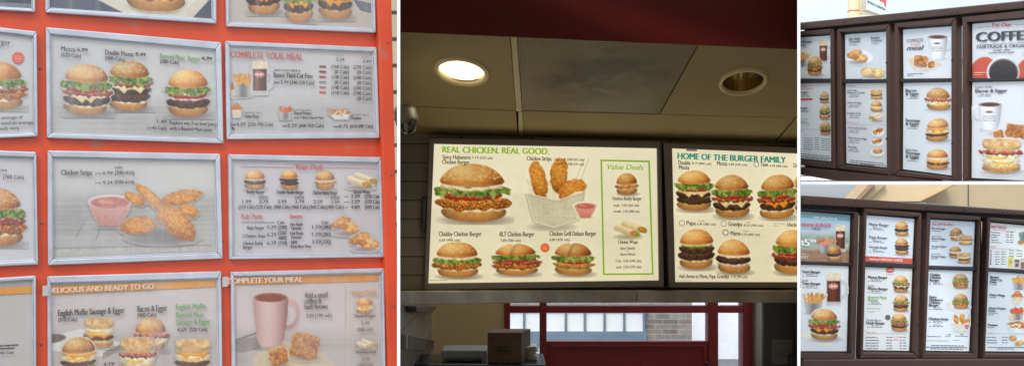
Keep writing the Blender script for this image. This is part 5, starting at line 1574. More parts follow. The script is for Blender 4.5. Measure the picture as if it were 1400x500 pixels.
def m33(p):
    n = np.clip((p.Y - 40) / 70, 0, 1); p.over(n * .5, A3((238, 240, 242)))
r, a, b = cabinet(P3, PR3, [(1226.2, 32.4), (1310.2, 24.2), (1310.6, 247.6), (1226.4, 241)],
                  [([(1233.3, 41), (1302, 36), (1302, 107), (1234, 107.6)], (210, 216, 222), m33), ([(1234, 113.6), (1302, 112.2), (1302, 240), (1233.2, 231)], (220, 226, 230), None)],
                  'upper column third from left, white coffee mug poster above three egg sandwiches', GC3, [(1306, 83), (1306, 196)])
a.cap([('COMPLETE', 1239, 58.4, 22.5, 4.6)], (74, 72, 76), 'heading_lettering', bold=1); a.cap([('YOUR', 1244, 62.8, 14, 3.9)], (232, 150, 112), 'heading_lettering', bold=1)
a.cap([('meal', 1239, 69, 23.5, 6.2)], (40, 38, 42), 'heading_lettering', bold=2, shear=.32)
a.pict('coffee_picture', (1266, 45, 1305, 83), lambda p: p.mug(1267, 46.5, 1303, 81, 'r', True, (244, 244, 245), (164, 166, 170)))
a.pict('wrapper_picture', (1238, 74, 1290, 99), lambda p: p.paper([(1240, 81.5), (1252, 77), (1274, 82), (1287, 88), (1266, 97), (1248, 95)], (226, 200, 158)))
a.pict('hash_brown_picture', (1245, 73, 1271, 95), lambda p: (p.shadow(1259, 91, 11, 3), p.hash(1258, 83.5, 19, 14.5, .12)))
a.pict('hash_brown_picture', (1266, 81, 1279, 95), lambda p: p.hash(1272, 88, 10, 9, -.2))
a.lines([(1239.5, 1261, 101.6), (1239.5, 1247, 103.8)], (90, 90, 94), h=.9)
for (t, x, y, w, h_) in (('Bacon', 1237.6, 125.6, 14.5, 4), ('& Egger', 1237.6, 130.2, 18.5, 4), ('Sausage', 1237.6, 166, 19.6, 4), ('& Egger', 1237.6, 170.8, 18.5, 4), ('Sausage', 1237.6, 210, 19.6, 4), ('& Egger', 1237.6, 215, 18.8, 4)):
    b.cap([(t, x, y, w, h_)], KB, bold=3)
b.cap([('English Muffin', 1237.6, 205.4, 16.5, 2.6)], KB, bold=2)
b.lines([(x, x + w, y) for y0 in (133, 173.6, 217.6) for (x, w, y) in ((1243, 5, y0), (1248.6, 6, y0), (1239, 15, y0 + 2))], (120, 120, 124), h=.8)
b.pict('sandwich_picture', (1260, 118, 1304, 153), lambda p: p.burger(1262, 120, 1301, 150.5, ['bun_b', 'egg', 'bacon', 'bun_t']))
b.pict('sandwich_picture', (1261, 160, 1300, 195), lambda p: p.burger(1263, 162, 1298.5, 193, ['bun_b', 'sausage', 'egg', 'cheese', 'bun_t']))
b.pict('sandwich_picture', (1261, 202, 1300, 234), lambda p: p.burger(1263, 204, 1298.5, 231.5, ['bun_b', 'sausage', 'cheese', 'egg', 'bun_p']))

def m34(p):
    u, v, d = p.ell(1345, 107, 22, 29); p.flat(d, (198, 84, 62))
    u, v, d = p.ell(1407, 105, 20, 26); p.flat(d, (198, 84, 62))
    p.flat(p.poly([(1394, 74), (1412, 66), (1420, 76), (1404, 84)]), (196, 196, 198), .1, 4)
r, a, b = cabinet(P3, PR3, [(1319.6, 24.4), (1418, 13.4), (1418, 247.6), (1320, 247.6)],
                  [([(1328, 33), (1411, 26), (1411, 106.8), (1328, 107)], (214, 216, 220), m34), ([(1328, 112.6), (1411, 111), (1411, 247.2), (1327, 243)], (222, 224, 228), None)],
                  'rightmost upper column, large black COFFEE heading above a muffin sandwich', GC3)
a.cap([('Try Our', 1355, 37, 27, 5, -.02)], (208, 78, 62), 'heading_lettering', bold=2, shear=.3)
a.shapes('grey_rule', [[(1335, 37.6), (1353.5, 35.8), (1353.5, 36.4), (1335, 38.2)], [(1386, 33.8), (1405, 32.4), (1405, 33), (1386, 34.4)], [(1335, 61.2), (1406, 57.6), (1406, 58.1), (1335, 61.7)]], (150, 140, 140))
a.cap([('COFFEE', 1334.5, 57.4, 76, 12.6, -.045)], (66, 64, 68), 'heading_lettering', bold=5)
a.cap([('FAIRTRADE & ORGANIC', 1335, 66.6, 75, 4.6, -.03)], (66, 62, 64), 'heading_lettering', bold=2)
a.cap([('Finally, coffee', 1357.5, 70.2, 23, 2.6), ('worthy of your topper', 1351, 73.6, 35.5, 2.6)], (84, 80, 82), bold=2)
def f(p):
    u, v, d = p.ell(1370.5, 99, 22.5, 21); k = np.clip(.9 - .12 * u - .1 * v, 0, 1)[..., None]; p.over(p.mk(d), A3((236, 236, 238)) * k)
    u, v, d = p.ell(1370.5, 98.5, 20.3, 18.6); p.flat(d, (150, 146, 146))
    u, v, d = p.ell(1370.5, 99.5, 19.5, 17.6); p.over(p.mk(d), (A3((48, 42, 42)) * (1 - .35 * v)[..., None]))
a.pict('coffee_picture', (1347, 77, 1394, 106), f)
a.shapes('fine_print_lettering', [[(1331, 99.2), (1347, 98.8), (1347, 99.8), (1331, 100.2)], [(1331, 102), (1343, 101.8), (1343, 102.6), (1331, 102.8)]], (226, 180, 166), lift=.006)
b.cap([('English Muffin', 1333, 120.6, 23, 3)], (84, 80, 84), bold=1); b.cap([('Bacon & Egger', 1333, 126.6, 43.5, 4.6)], KB, bold=3)
b.lines([(1339, 1344, 129.8), (1346, 1354, 129.8), (1335, 1343, 132), (1345, 1354, 132)], GR, h=1)
def m(p):
    p.mug(1326, 138, 1368, 178, 'l', True, (246, 246, 247), (168, 168, 172))
b.pict('coffee_picture', (1325, 137, 1370, 181), m)
b.pict('wrapper_picture', (1346, 172, 1404, 196), lambda p: p.paper([(1348, 182), (1364, 177), (1404, 178), (1410, 188), (1388, 195), (1362, 191)], (206, 196, 182)))
b.pict('hash_brown_picture', (1372, 167, 1405, 194), lambda p: p.hash(1388, 179, 29, 19, .15))
b.pict('hash_brown_picture', (1355, 175, 1374, 193), lambda p: p.hash(1364, 184, 14, 12, -.25))
b.pict('sandwich_picture', (1335, 189, 1402, 240), lambda p: p.burger(1338, 191, 1398, 236, ['muf_b', 'egg', 'egg', 'bacon', 'muf_t']))

# the long-way-back: sloping forecourt, hedge, building, sign
va = [pt(1080, 250, 18), pt(1500, 250, 18), pt(1560, 140, 30), pt(1040, 140, 30)]
o = MB().hexa([p - Vector((0, 0, .015)) for p in va], va).build('sloping_forecourt', CONCRETE); structure(o)
mb = MB()
for y in (146, 158, 176, 205):
    D = 12.3 + (250 - y) / 110 * 17.7 if False else None
def fore(x, s_):
    p, q_ = va[0] + (va[3] - va[0]) * s_, va[1] + (va[2] - va[1]) * s_
    return p + (q_ - p) * x + Vector((0, 0, .008))
for s_ in (.012, .05, .3, .62):
    mb.add([fore(.0, s_), fore(1, s_), fore(1, s_ + .006), fore(.0, s_ + .006)], [(0, 1, 2, 3)])
o = mb.build('pavement_joint', surf('dark_joint', (.12, .1, .09), .9)); structure(o)
mb = down_to_floor(MB(), 1010, 1470, 82, 31, 3, pt(1240, 141, 31)[2])
bl = empty('beige_building', (pt(1240, 300, 31)[0], 32, pt(1240, 141, 31)[2]), 'low beige building with a flat roof edge behind the upper drive-through board', 'building')
mb.build('wall', CREAM, bl)
mb = MB(); bar(mb, 1005, 1476, 80.5, 84.5, 30.9, 3.2); mb.build('roof_edge', TAN_TRIM, bl)
root = empty('hedge', (pt(1315, 300, 29.2)[0], 29.2, pt(1315, 141, 29.2)[2]), 'dark green hedge seen through the gap left of the COFFEE column', 'hedge')
rng = random.Random(5); V = []; Fc = []
for i in range(1500):
    x = rng.uniform(1290, 1345); y = 141 - 22 * rng.random() * (.75 + .25 * math.sin(x * .7)); D = 29.2 + rng.uniform(-.5, .5)
    c = pt(x, y, D); u = Vector((rng.gauss(0, 1), rng.gauss(0, 1), rng.gauss(0, 1))).normalized(); w = u.orthogonal().normalized(); s_ = rng.uniform(.03, .07)
    n = len(V); V += [c - u * s_, c + w * s_ * .5, c + u * s_, c - w * s_ * .5]; Fc.append((n, n + 1, n + 2, n + 3))
link_mesh('foliage', V, Fc, LEAF, root)
mb = MB()
for x in range(1293, 1344, 4):
    p = pt(x, 141.5, 29.2); mb.tube([p, p + Vector((rng.uniform(-.1, .1), 0, .3))], .015, 6)
mb.build('stem', TWIG, root)
# the fuel station sign
DS = 28.0
PS = Plane(DS, -.0012, 1180)
sg = empty('fuel_station_sign', (pt(1182, 300, DS)[0], DS + .3, pt(1182, 150, DS)[2]), 'tall cream sign with a white panel and a red leaf above the upper drive-through board', 'sign')
zf = pt(1182, 155, DS)[2]
def post_box(x0, x1, y0, y1, D, d, mat, name):
    a_, b_ = pt(x0, y0, D), pt(x1, y1, D)
    return bevel(MB().box(a_[0], b_[0], D, D + d, b_[2], a_[2]).build(name, mat, sg), .03)
post_box(1162, 1176, -60, 160, DS + .02, .22, SIGNCREAM, 'left_upright')
post_box(1204.4, 1210, -60, 160, DS + .95, .22, SIGNCREAM, 'right_upright')
post_box(1175.5, 1204.4, -60, 20.5, DS + 1.05, .05, SIGNCREAM, 'body')
post_box(1161.8, 1176.3, 13.6, 14.6, DS - .0, .25, TAN_TRIM, 'band')
PSN = print_mat('sign_face', .95, .35)
fs = Sheet(PS, [(1176, -40), (1204.2, -29), (1204.2, 24), (1176, 14.6)], PSN, sg, .16, (222, 230, 234), name='white_panel')
MB().slab(PS, [(1175.8, -41), (1204.4, -30), (1204.4, 24.6), (1175.8, 15.2)], .02, .155).build('panel_edge', surf('sign_edge', lin((190, 180, 160)), .5), sg)
fs.shapes('red_leaf', [[(1193, -14), (1204, -20), (1204, 0), (1195.5, 0)], [(1195.5, 0), (1204, 0), (1204, 4.5), (1200.5, 4.5), (1196.5, 4), (1194.5, 2.5)], [(1200.5, 4.5), (1204, 4.5), (1204, 12.6), (1201.5, 8.5)]], (226, 66, 70))
fs.cap([('PETRO-CANADA', 1178, 5.4, 24.4, 3.1, .44)], (56, 60, 70), bold=2)

# ---------------------------------------------------------------- lower board
rack(P4, 'menu_rack', 'dark brown steel rack of the lower drive-through board, its beam sloping down to the right',
     [[(1094.3, 267), (1418, 288.4), (1418, 295.6), (1094.3, 280)], [(1094.3, 489.4), (1418, 488.6), (1418, 522), (1094.3, 524)]],
     [(1166.5, 1170, 284, 489), (1335, 1348, 294, 489), (1256.5, 1259, 290, 489)], [(1120, 524), (1260, 522), (1400, 521)],
     backs=[[(1094.4, 278), (1416, 294), (1416, 306), (1094.4, 290)]])
GC4 = 'menu cabinets of the lower drive-through board'
def m41(p):
    k = np.clip((p.Y - 300) / 25, 0, 1)[..., None]; one = np.ones((p.h, p.w))
    p.over(one, A3((172, 202, 226)) * (1 - k) + A3((204, 214, 214)) * k)
    g = np.clip((p.Y - 316) / 10, 0, 1) * np.clip((352 - p.Y) / 20, 0, 1); p.over(g * .8, A3((146, 158, 128)) * (1 + .5 * (p.fbm(6) - .5))[..., None])
    wd = np.clip((p.Y - 338) / 6, 0, 1); grain = vnoise(p.h, p.w, 3, p.rng); gr2 = np.repeat(p.rng.random((p.h, 1)), p.w, 1)
    p.over(wd, A3((166, 126, 98)) * (1 + .2 * (grain - .5) + .25 * (gr2 - .5))[..., None])
    p.flat(p.poly([(1070, 280), (1170, 288), (1170, 303), (1070, 295.2)]), (126, 170, 176))
def m41b(p):
    n = np.clip((p.Y - 430) / 40, 0, 1); p.over(n * .35, A3((204, 206, 204)))
r, a, b = cabinet(P4, PR4, [(1072, 284.5), (1171, 290.6), (1165.8, 488.6), (1072, 489)],
                  [([(1078, 287.4), (1163.6, 293.8), (1161.4, 358.8), (1078, 356)], (180, 200, 210), m41), ([(1078, 360.6), (1161.2, 363.6), (1158.6, 479.6), (1078, 479.4)], (230, 232, 232), m41b)],
                  'leftmost lower column, blue burger meal poster over a large burger, fries and mug', GC4, [(1165.6, 336), (1162.6, 440)])
a.cap([('100% DELICIOUS', 1112.5, 298.6, 32, 3, .072)], (232, 240, 240), bold=2)
a.cap([('MAMA BURGER', 1097, 309.4, 40, 4.8, .02)], (222, 122, 128), 'heading_lettering', bold=3); a.cap([('MEAL', 1111, 314, 12.5, 3.6, .02)], (120, 124, 138), 'heading_lettering', bold=2)
a.shapes('white_rule', [[(1097, 312), (1109, 312.3), (1109, 312.7), (1097, 312.4)], [(1125, 313), (1137, 313.3), (1137, 313.7), (1125, 313.4)]], (150, 160, 180))
a.cap([('$', 1095.6, 334.4, 4, 6.2), ('5', 1100, 335.8, 7, 9.4)], (248, 248, 246), 'heading_lettering', bold=4); a.cap([('99', 1107.6, 332, 8.4, 5.2)], (248, 248, 246), 'heading_lettering', bold=3)
a.lines([(1096, 1104, 347)], (226, 222, 214), h=.9); a.cap([('BUZZ', 1096, 352.6, 9.6, 3.6)], (226, 224, 216), bold=2)
a.pict('root_beer_picture', (1141, 305, 1164, 346), lambda p: p.rootbeer(1143, 307, 1163, 344))
a.pict('fries_picture', (1117, 322, 1146, 348), lambda p: p.fries(1118, 323, 1145, 346, ((206, 104, 74), (246, 176, 140))))
a.pict('burger_picture', (1128, 334, 1154, 358), lambda p: p.burger(1130, 335.5, 1152.5, 356, ['bun_b', 'mayo', 'patty', 'bun_p']))
b.cap([('Teen Burger', 1097, 372.4, 25.5, 3.5)], KB, bold=3); b.cap([('Double', 1097, 384.2, 8.4, 3)], KB, bold=1); b.cap([('Teen Burger', 1097, 388.4, 25.5, 3.5)], KB, bold=3)
b.lines([(x, x + w, y) for y0 in (375, 391) for (x, w, y) in ((1102.5, 5, y0), (1108, 6, y0), (1098, 3.5, y0 + 2.2), (1103, 16, y0 + 2.2))], (116, 114, 118), h=.9)
b.pict('root_beer_picture', (1129, 370, 1161, 420), lambda p: p.rootbeer(1130.5, 373, 1160, 417.5))
b.pict('wrapper_picture', (1091, 448, 1158, 474), lambda p: p.paper([(1093, 456), (1104, 452), (1148, 452), (1157, 461), (1140, 469), (1126, 472), (1108, 465)], (234, 226, 206)))
b.pict('fries_picture', (1095, 396, 1131, 432), lambda p: p.fries(1097, 397, 1129, 429))
b.pict('burger_picture', (1104, 420, 1151, 467), lambda p: p.burger(1105.5, 422, 1149.5, 464.5, ['bun_b', 'mayo', 'patty', 'cheese', 'bacon', 'tomato', 'lettuce', 'bun_t']))

r, a, b = cabinet(P4, PR4, [(1179, 283.6), (1257.4, 291), (1252.6, 488.6), (1173.4, 489)],
                  [([(1184.6, 293.8), (1251.2, 299), (1248.2, 360.6), (1184, 357.2)], (222, 230, 236), None), ([(1184, 364.6), (1248.4, 366.8), (1244, 479), (1179.6, 478)], (226, 228, 226), None)],
                  'lower column second from left, with a red cheddar strip and small red badge', GC4, [(1253.8, 339), (1251.6, 441)])
for t, y, w, h_ in (('Mama Burger', 307.4, 27, 3.3), ('Papa Burger', 325, 25, 3.2), ('Grandpa Burger', 338.2, 25, 2.8)):
    a.cap([(t, 1189, y, w, h_)], KB, bold=2)
    a.lines([(1194, 1199, y + 2.2), (1194, 1206, y + 4.2), (1189.5, 1193, y + 6), (1195, 1210, y + 6)], (120, 120, 126), h=.8, seed=int(y))
a.pict('burger_picture', (1222, 301, 1246, 324), lambda p: p.burger(1223, 302, 1244.5, 322.5, ['bun_b', 'mayo', 'patty', 'bun_t']))
a.pict('burger_picture', (1222, 324, 1246, 349), lambda p: p.burger(1223, 325, 1244.5, 348, ['bun_b', 'mayo', 'patty', 'patty2', 'bun_t']))
a.shapes('red_strip', [[(1183.6, 349.6), (1248.2, 353), (1247.8, 360.2), (1183.4, 357)]], (210, 86, 66))
a.cap([('Add Real', 1189, 355.2, 12.5, 3), ('CHEDDAR CHEESE', 1202.6, 355.8, 32, 3.4)], (246, 226, 214), bold=2)
b.disc('red_badge', 1217.8, 369, 6, (216, 76, 64), 3.6); b.cap([('NEW', 1213.8, 370.2, 8, 2.4)], (246, 220, 210), bold=2); b.lines([(1212, 1223, 375)], (222, 110, 96), h=.7)
for t, y, w, c, k in (('Mozza Burger', 379.8, 26.5, KB, 3), ('Mozza Burger', 395.4, 27, KB, 3), ('Beyond Meat', 407.2, 25.5, GB, 2), ('Burger', 411.2, 14, GB, 2), ('Uncle Burger', 442.4, 25.5, KB, 3)):
    b.cap([(t, 1187.4 if y < 420 else 1185, y, w, 3.4)], c, bold=k)
b.cap([('Double', 1187, 391.6, 9, 3), ('Double Bacon', 1185.2, 438.2, 20, 3)], KB, bold=1)
b.lines([(x, x + w, y) for y0 in (382.4, 398, 413.8, 445) for (x, w, y) in ((1192, 5, y0), (1198, 6, y0), (1187, 3, y0 + 2), (1192, 15, y0 + 2))], (116, 116, 118), h=.8)
b.lines([(1186, 1204, 421.6)], GB, h=.9); b.lines([(1187, 1197, 426)], GR, h=.8)
b.disc('dark_badge', 1214.8, 433.4, 3.6, (62, 62, 66)); b.disc('badge_ring', 1214.8, 433.4, 2.2, (170, 170, 170), lift=.0026); b.disc('badge_core', 1214.8, 433.4, 1.6, (62, 62, 66), lift=.003)
for bx, ly in (((1221, 376.5, 1244.5, 399.5), ['bun_b', 'patty', 'mozza', 'bacon', 'lettuce', 'bun_t']), ((1221, 403, 1244.5, 425.5), ['bun_b', 'patty', 'tomato', 'lettuce', 'bun_t']), ((1218, 428.5, 1242.5, 452.5), ['bun_b', 'patty', 'mayo', 'bacon', 'tomato', 'lettuce', 'bun_t'])):
    b.pict('burger_picture', (bx[0] - 1, bx[1] - 1, bx[2] + 1, bx[3] + 1), lambda p, k=bx, l=ly: p.burger(*k, l))
b.cap([('Value Deals', 1184.6, 455, 14, 2.6)], RB, bold=1, shear=.25); b.shapes('red_rule', [[(1199, 455), (1240, 456), (1240, 456.5), (1199, 455.5)]], (224, 170, 160))
b.lines([(x, x + w, y) for y in (461, 465, 468.8, 472.6, 476.4) for (x, w) in ((1184.6, 12 + (y * 7) % 9), (1213, 3), (1217, 4), (1231, 3), (1235.5, 4.5))], (92, 90, 94), h=1.0)
b.lines([(1223, 1230, 460.4), (1223, 1230, 464.4)], (222, 110, 96), h=1.0)

r, a, b = cabinet(P4, PR4, [(1264.4, 291), (1337.4, 296), (1333.4, 488.6), (1258.2, 488.8)],
                  [([(1271.4, 299.8), (1334, 303.2), (1331.4, 364.4), (1269.4, 362.4)], (220, 228, 236), None), ([(1268.2, 367.8), (1331, 370), (1326, 479.6), (1264.6, 478.6)], (226, 232, 236), None)],
                  'lower column third from left, all day breakfast list over chicken burgers', GC4, [(1335, 344), (1331.4, 441)])
a.cap([('ALL DAY Breakfast', 1275.4, 307.4, 28, 3.2, .02)], (226, 120, 90), bold=2); a.shapes('grey_rule', [[(1304, 307), (1332, 308.4), (1332, 308.9), (1304, 307.5)]], (190, 190, 196))
for t, y, w, h_, k in (('Bacon & Egger', 312.8, 19, 2.5, 2), ('English Muffin', 323.2, 12.5, 2, 1), ('Bacon & Egger', 326.8, 19, 2.5, 2), ('Sausage & Egger', 337, 20.5, 2.5, 2), ('English Muffin', 347.4, 12, 2, 1), ('Sausage & Egger', 351, 20.5, 2.5, 2)):
    a.cap([(t, 1275 - (y - 310) * .03, y, w, h_)], KB, bold=k)
a.lines([(1275, 1287, 315.6), (1274.5, 1284, 329.4), (1274, 1283, 339.8), (1273.6, 1283, 353.6)], (120, 120, 126), h=.8)
for bx, ly in (((1298.5, 311.5, 1318.5, 328.5), ['bun_b', 'egg', 'bacon', 'bun_p']), ((1311, 322, 1331, 334.5), ['muf_b', 'egg', 'bacon', 'muf_t']), ((1297.5, 336.5, 1317, 352.5), ['bun_b', 'sausage', 'egg', 'bun_p']), ((1309.5, 345.5, 1329.5, 359.5), ['muf_b', 'sausage', 'egg', 'muf_t'])):
    a.pict('sandwich_picture', (bx[0] - 1, bx[1] - 1, bx[2] + .8, bx[3] + 1), lambda p, k=bx, l=ly: p.burger(*k, l))
for t, x, y, w in (('Chubby', 1272, 376.4, 14, ), ('Chicken', 1272, 380.2, 15), ('Burger', 1272, 384, 13), ('Spicy', 1271.4, 406.8, 9.6), ('Habanero', 1271.2, 410.6, 18), ('Chicken', 1271, 414.4, 15), ('Burger', 1270.8, 418.2, 13), ('Chicken Strips', 1270.2, 436.6, 27)):
    b.cap([(t, x, y, w, 3.3)], KB, bold=3)
b.lines([(x, x + w, y) for y0 in (386.4, 420.6, 438.8, 444) for (x, w, y) in ((1277, 5, y0), (1283, 5, y0), (1271.4, 3, y0 + 2), (1276.6, 14, y0 + 2))], (112, 112, 116), h=.8)
for y0 in (374, 401.4):
    b.pict('wrapper_picture', (1293, y0 + 10, 1330, y0 + 27), lambda p, y=y0: p.paper([(1295, y + 12), (1302, y + 11), (1328, y + 18), (1326, y + 23), (1314, y + 25.5), (1297, y + 19)], (232, 222, 212)))
    b.pict('burger_picture', (1301, y0 - 1, 1328, y0 + 22), lambda p, y=y0: p.burger(1302.5, y, 1326.5, y + 20, ['bun_b', 'crisp', 'lettuce', 'bun_t']))
b.pict('chicken_basket_picture', (1301, 429, 1330, 455), lambda p: p.basket(1303, 428, 1328, 454))
b.pict('dip_picture', (1318, 442, 1327, 450), lambda p: p.dip(1319, 443, 1326, 449, (206, 74, 70)))
b.lines([(1269, 1287, 459.6), (1294, 1301, 459.2), (1307, 1324, 459.2), (1297, 1301, 457), (1314, 1318, 457)], (92, 92, 96), h=.9); b.lines([(1268.4, 1299, 465.4), (1304, 1314, 465)], GB, h=.7)
b.lines([(1274, 1319, 472.2), (1267.6, 1324, 474.4), (1273, 1318, 476.6)], (70, 70, 74), h=1.1)

r, a, b = cabinet(P4, PR4, [(1347.4, 296.8), (1418, 301.4), (1418, 488.4), (1341, 488.6)],
                  [([(1353.6, 303.8), (1411, 309), (1411, 368.4), (1351.6, 365.4)], (230, 234, 232), None), ([(1350.2, 370.4), (1411, 374.4), (1411, 480), (1346.2, 479.6)], (220, 228, 230), None)],
                  'rightmost lower column, red kids packs heading over fries and onion rings', GC4, [(1344.6, 344)])
a.cap([("KIDS' PACKS", 1356, 311.2, 20.5, 3.6)], (206, 84, 84), bold=2)
a.lines([(1356, 1390, 313.8)], (222, 150, 146), h=.6)
a.lines([(x, x + w, y) for y in (317.6, 321, 324, 327.8, 331) for (x, w) in ((1356, 9 + (y * 5) % 6), (1376.6, 4), (1382, 5))], (96, 94, 98), h=.9)
a.cap([('Drinks', 1355, 337.6, 7, 2.2)], (206, 84, 84)); a.shapes('red_rule', [[(1355, 338.8), (1392, 340.2), (1392, 340.7), (1355, 339.3)]], (224, 170, 160))
a.lines([(x, x + w, y) for y in (344, 347.4, 351, 354.4, 357.6, 361) for (x, w) in ((1361.6, 6), (1370, 6))], (104, 104, 108), h=.9)
a.lines([(x, x + w, y) for y in (342.4, 346.4, 350) for (x, w) in ((1381, 7), (1391, 8))], (104, 104, 108), h=.9, seed=8)
for i, c in enumerate(((190, 80, 84), (206, 110, 120), (120, 60, 66), (170, 150, 150), (84, 80, 84), (140, 60, 60), (60, 54, 58))):
    a.disc('drink_icon', 1356 - .1 * i, 342.6 + 3 * i, 1.1, c, n=10)
a.pict('lemonade_picture', (1378, 348, 1388, 367), lambda p: (p.flat(p.rec(1383, 357.5, 3.8, 8, 0, 1)[2], (216, 206, 130), .2, 3), p.flat(p.ell(1383, 358, 2.2, 2.4)[2], (196, 170, 80))))
a.pict('drink_cup_picture', (1387, 353, 1396, 367), lambda p: (p.flat(p.rec(1391.5, 360, 3.6, 6, 0, 1)[2], (178, 170, 166), .2, 3), p.flat(p.rec(1391.5, 356.5, 3.4, 1.4, 0, 1)[2], (110, 84, 70)), p.flat(p.rec(1391.5, 362, 2.2, 2, 0, 1)[2], (90, 88, 92))))
a.pict('drink_cup_picture', (1395, 352, 1405, 368), lambda p: (p.flat(p.rec(1400.5, 360.5, 4.2, 7, 0, 1)[2], (140, 110, 94), .2, 3), p.flat(p.rec(1400.5, 356, 4, 2, 0, 1)[2], (214, 200, 180))))
a.pict('kids_pack_picture', (1390, 312, 1412, 337), lambda p: (p.flat(p.poly([(1394, 318), (1408, 314), (1410, 330), (1396, 332)]), (96, 150, 150), .4, 4), p.flat(p.ell(1397, 331, 4.5, 3)[2], (196, 130, 70), .4, 2), p.flat(p.rec(1402, 321, 3, 3, .2)[2], (190, 90, 70)), p.flat(p.ell(1408, 333, 4, 3)[2], (220, 170, 100), .4, 2)))
for t, x, y, w in (('Russet', 1354.6, 379.4, 11.4), ('Thick-Cut', 1354.4, 383, 16.4), ('Fries', 1354.2, 386.4, 8.8), ('Onion Rings', 1353.2, 403.8, 21.6), ('Sweet Potato', 1352.8, 421.8, 23), ('Fries', 1352.4, 425.4, 8.8), ('Poutine', 1351.6, 445, 13)):
    b.cap([(t, x, y, w, 3)], KB, bold=3)
b.lines([(1354, 1364, 389), (1353, 1363, 406.4), (1353, 1365, 427.6), (1352, 1361, 430), (1351.5, 1361, 447.6)], (112, 112, 116), h=.9)
b.pict('fries_picture', (1382, 374, 1406, 398), lambda p: p.fries(1383.5, 376, 1405, 396))
b.pict('onion_ring_picture', (1383, 396, 1402, 417), lambda p: p.rings(1384, 397.5, 1400, 416))
b.pict('sweet_fries_picture', (1380, 416, 1404, 440), lambda p: (p.dip(1380, 430, 1388, 438, (232, 200, 150)), p.fries(1383, 417.5, 1402, 439, ((190, 72, 34), (232, 120, 66)))))
b.pict('poutine_picture', (1377, 437, 1408, 455), lambda p: p.poutine(1378, 438.5, 1406, 453.5))
b.cap([('Sweets', 1351, 455.6, 7.4, 2.2)], RB); b.shapes('grey_rule', [[(1359, 455), (1405, 456.4), (1405, 456.9), (1359, 455.5)]], (190, 194, 198))
b.lines([(x, x + w, y) for y in (461, 464.8, 468.4) for (x, w) in ((1350.4, 14), (1371, 4), (1375.6, 3))], (92, 92, 96), h=1.0)
b.pict('turnover_picture', (1379, 456, 1394, 468), lambda p: p.blob(1386, 461.6, 5.6, 4.2, .15, (130, 76, 34), (214, 158, 96), .6, 1.8))
b.pict('turnover_picture', (1387, 463, 1404, 474), lambda p: p.blob(1395.5, 468.4, 7, 3.8, -.1, (140, 84, 40), (228, 176, 112), .6, 1.8))
b.lines([(1352, 1408, 474.6), (1364, 1388, 476.8)], (84, 84, 88), h=1.0)

# the building behind the lower board
DH = 17.0
root = empty('tan_building', pt(1290, 600, DH), 'tan rendered building with a sloping gable edge behind the lower drive-through board', 'building')
root.location.z = 0
mb = MB(); p0 = pt(1160, 271, DH); p1 = pt(1430, 250.4, DH)
mb.prism([(p0[0], DH, 0), (p1[0], DH, 0), (p1[0], DH, p1[2]), (pt(1262, 0, DH)[0], DH, p1[2]), (pt(1190, 0, DH)[0], DH, p0[2]), (p0[0], DH, p0[2])],
         [(p0[0], DH + .3, 0), (p1[0], DH + .3, 0), (p1[0], DH + .3, p1[2]), (pt(1262, 0, DH)[0], DH + .3, p1[2]), (pt(1190, 0, DH)[0], DH + .3, p0[2]), (p0[0], DH + .3, p0[2])])
wl = mb.build('wall', TAN_DARK, root)
mb = MB(); bar(mb, 1323.6, 1324.6, 252, 500, DH - .012, .01); mb.build('wall_joint', surf('dark_wall_joint', (.08, .07, .055), .9), wl)


def gable(name, pts, D, d, mat):
    f_ = [pt(x, y, D) for x, y in pts]
    return bevel(MB().prism(f_, [p + Vector((0, d, 0)) for p in f_]).build(name, mat, root), .01)


gable('gable', [(1183, 275.5), (1213, 250.4), (1309, 250.4), (1256, 275.5)], 16.55, .4, TAN)
gable('rake_board', [(1166, 274.5), (1189, 250.4), (1199, 250.4), (1175, 274.5)], 16.3, .6, TAN_TRIM)
gable('rake_trim', [(1175.2, 274.5), (1199.2, 250.4), (1214, 250.4), (1185, 275.4)], 16.42, .48, surf('pale_tan_trim', lin((190, 164, 130)), .7, vary=.08))
gable('soffit_edge', [(1256, 275.5), (1307, 250.4), (1310.5, 250.4), (1260, 275.5)], 16.5, .45, TAN_TRIM)
gable('cream_post', [(1256, 276), (1266, 276), (1266, 345), (1256, 345)], 16.6, .3, CREAM)
gable('grey_green_panel', [(1162, 330), (1182, 330), (1182, 520), (1162, 520)], 16.6, .3, surf('grey_green_panel', lin((140, 150, 138)), .7, vary=.15, scale=6))
gable('cream_corner', [(1178, 276), (1183, 276), (1183, 345), (1178, 345)], 16.64, .25, CREAM)
gable('grey_panel', [(1250, 345), (1268, 345), (1268, 520), (1250, 520)], 16.6, .3, surf('pale_grey_panel', lin((176, 176, 166)), .7, vary=.12, scale=5))

build_captions()

# ================================================================== light, sky, camera
w = bpy.data.worlds.new('World'); SC.world = w; w.use_nodes = True
nt = w.node_tree; N, L = nt.nodes, nt.links
bg = N['Background']; bg.inputs['Strength'].default_value = .11
sky = N.new('ShaderNodeTexSky'); sky.sky_type = 'NISHITA'; sky.sun_disc = False
SUN_EL, SUN_AZ = math.radians(48), math.radians(200)      # the sun stands behind the camera, veiled by cloud
sky.sun_elevation = SUN_EL; sky.sun_rotation = SUN_AZ; sky.air_density = 1.0; sky.dust_density = 2.0
tc = N.new('ShaderNodeTexCoord'); mp = N.new('ShaderNodeMapping'); mp.inputs['Scale'].default_value = (1, 1, 3.2)
L.new(tc.outputs['Generated'], mp.inputs['Vector'])
nz = N.new('ShaderNodeTexNoise'); nz.inputs['Scale'].default_value = 2.4; nz.inputs['Detail'].default_value = 8; nz.inputs['Roughness'].default_value = .55
L.new(mp.outputs[0], nz.inputs['Vector'])
mr = N.new('ShaderNodeMapRange'); mr.inputs[1].default_value = .35; mr.inputs[2].default_value = .62; mr.inputs[3].default_value = .62; mr.inputs[4].default_value = .97
L.new(nz.outputs['Fac'], mr.inputs[0])
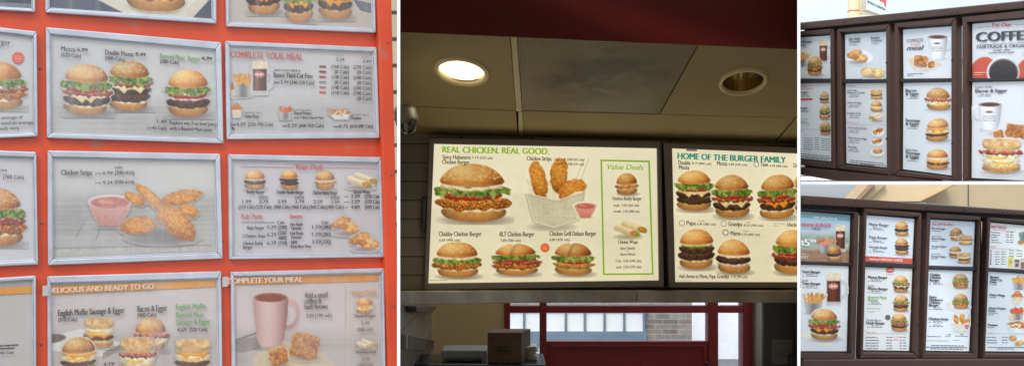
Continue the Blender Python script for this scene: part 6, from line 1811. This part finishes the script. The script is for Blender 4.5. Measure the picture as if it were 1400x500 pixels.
mx = N.new('ShaderNodeMix'); mx.data_type = 'RGBA'
L.new(mr.outputs[0], mx.inputs[0]); L.new(sky.outputs[0], mx.inputs[6]); mx.inputs[7].default_value = (6.9, 7.6, 8.3, 1)
sx = N.new('ShaderNodeSeparateXYZ'); L.new(tc.outputs['Generated'], sx.inputs[0])
gz = N.new('ShaderNodeMapRange'); gz.inputs[1].default_value = 0; gz.inputs[2].default_value = 1; gz.inputs[3].default_value = .43; gz.inputs[4].default_value = 2.9
L.new(sx.outputs['Z'], gz.inputs[0])
sv = N.new('ShaderNodeVectorMath'); sv.operation = 'SCALE'; L.new(mx.outputs[2], sv.inputs[0]); L.new(gz.outputs[0], sv.inputs['Scale'])
L.new(sv.outputs[0], bg.inputs['Color'])


sd = bpy.data.lights.new('sun', 'SUN'); sd.energy = 1.1; sd.angle = math.radians(14); sd.color = (1, .96, .9)
so = bpy.data.objects.new('sun', sd); COL.objects.link(so)
# direction towards the sun (Nishita: rotation measured from +Y towards +X)
dv = Vector((math.sin(SUN_AZ) * math.cos(SUN_EL), math.cos(SUN_AZ) * math.cos(SUN_EL), math.sin(SUN_EL)))
so.rotation_euler = dv.to_track_quat('Z', 'Y').to_euler(); so.location = dv * 30
so['kind'] = 'helper'

cd = bpy.data.cameras.new('camera'); cd.sensor_width = 36; cd.sensor_fit = 'HORIZONTAL'; cd.lens = 36 * F / 1400
cd.shift_y = (YH - 250) / 1400; cd.clip_start = .05; cd.clip_end = 2000
co = bpy.data.objects.new('camera', cd); COL.objects.link(co); co.location = (0, 0, EYE); co.rotation_euler = (math.radians(90), 0, 0)
SC.camera = co
SC.render.resolution_x, SC.render.resolution_y = 1024, 365
SC.view_settings.view_transform = 'Standard'; SC.view_settings.look = 'None'; SC.view_settings.gamma = 1; SC.view_settings.exposure = 0.55
SC.view_settings.use_curve_mapping = False
SC.cycles.max_bounces = 10; SC.cycles.diffuse_bounces = 6; SC.cycles.transparent_max_bounces = 12
SC.cycles.use_denoising = True
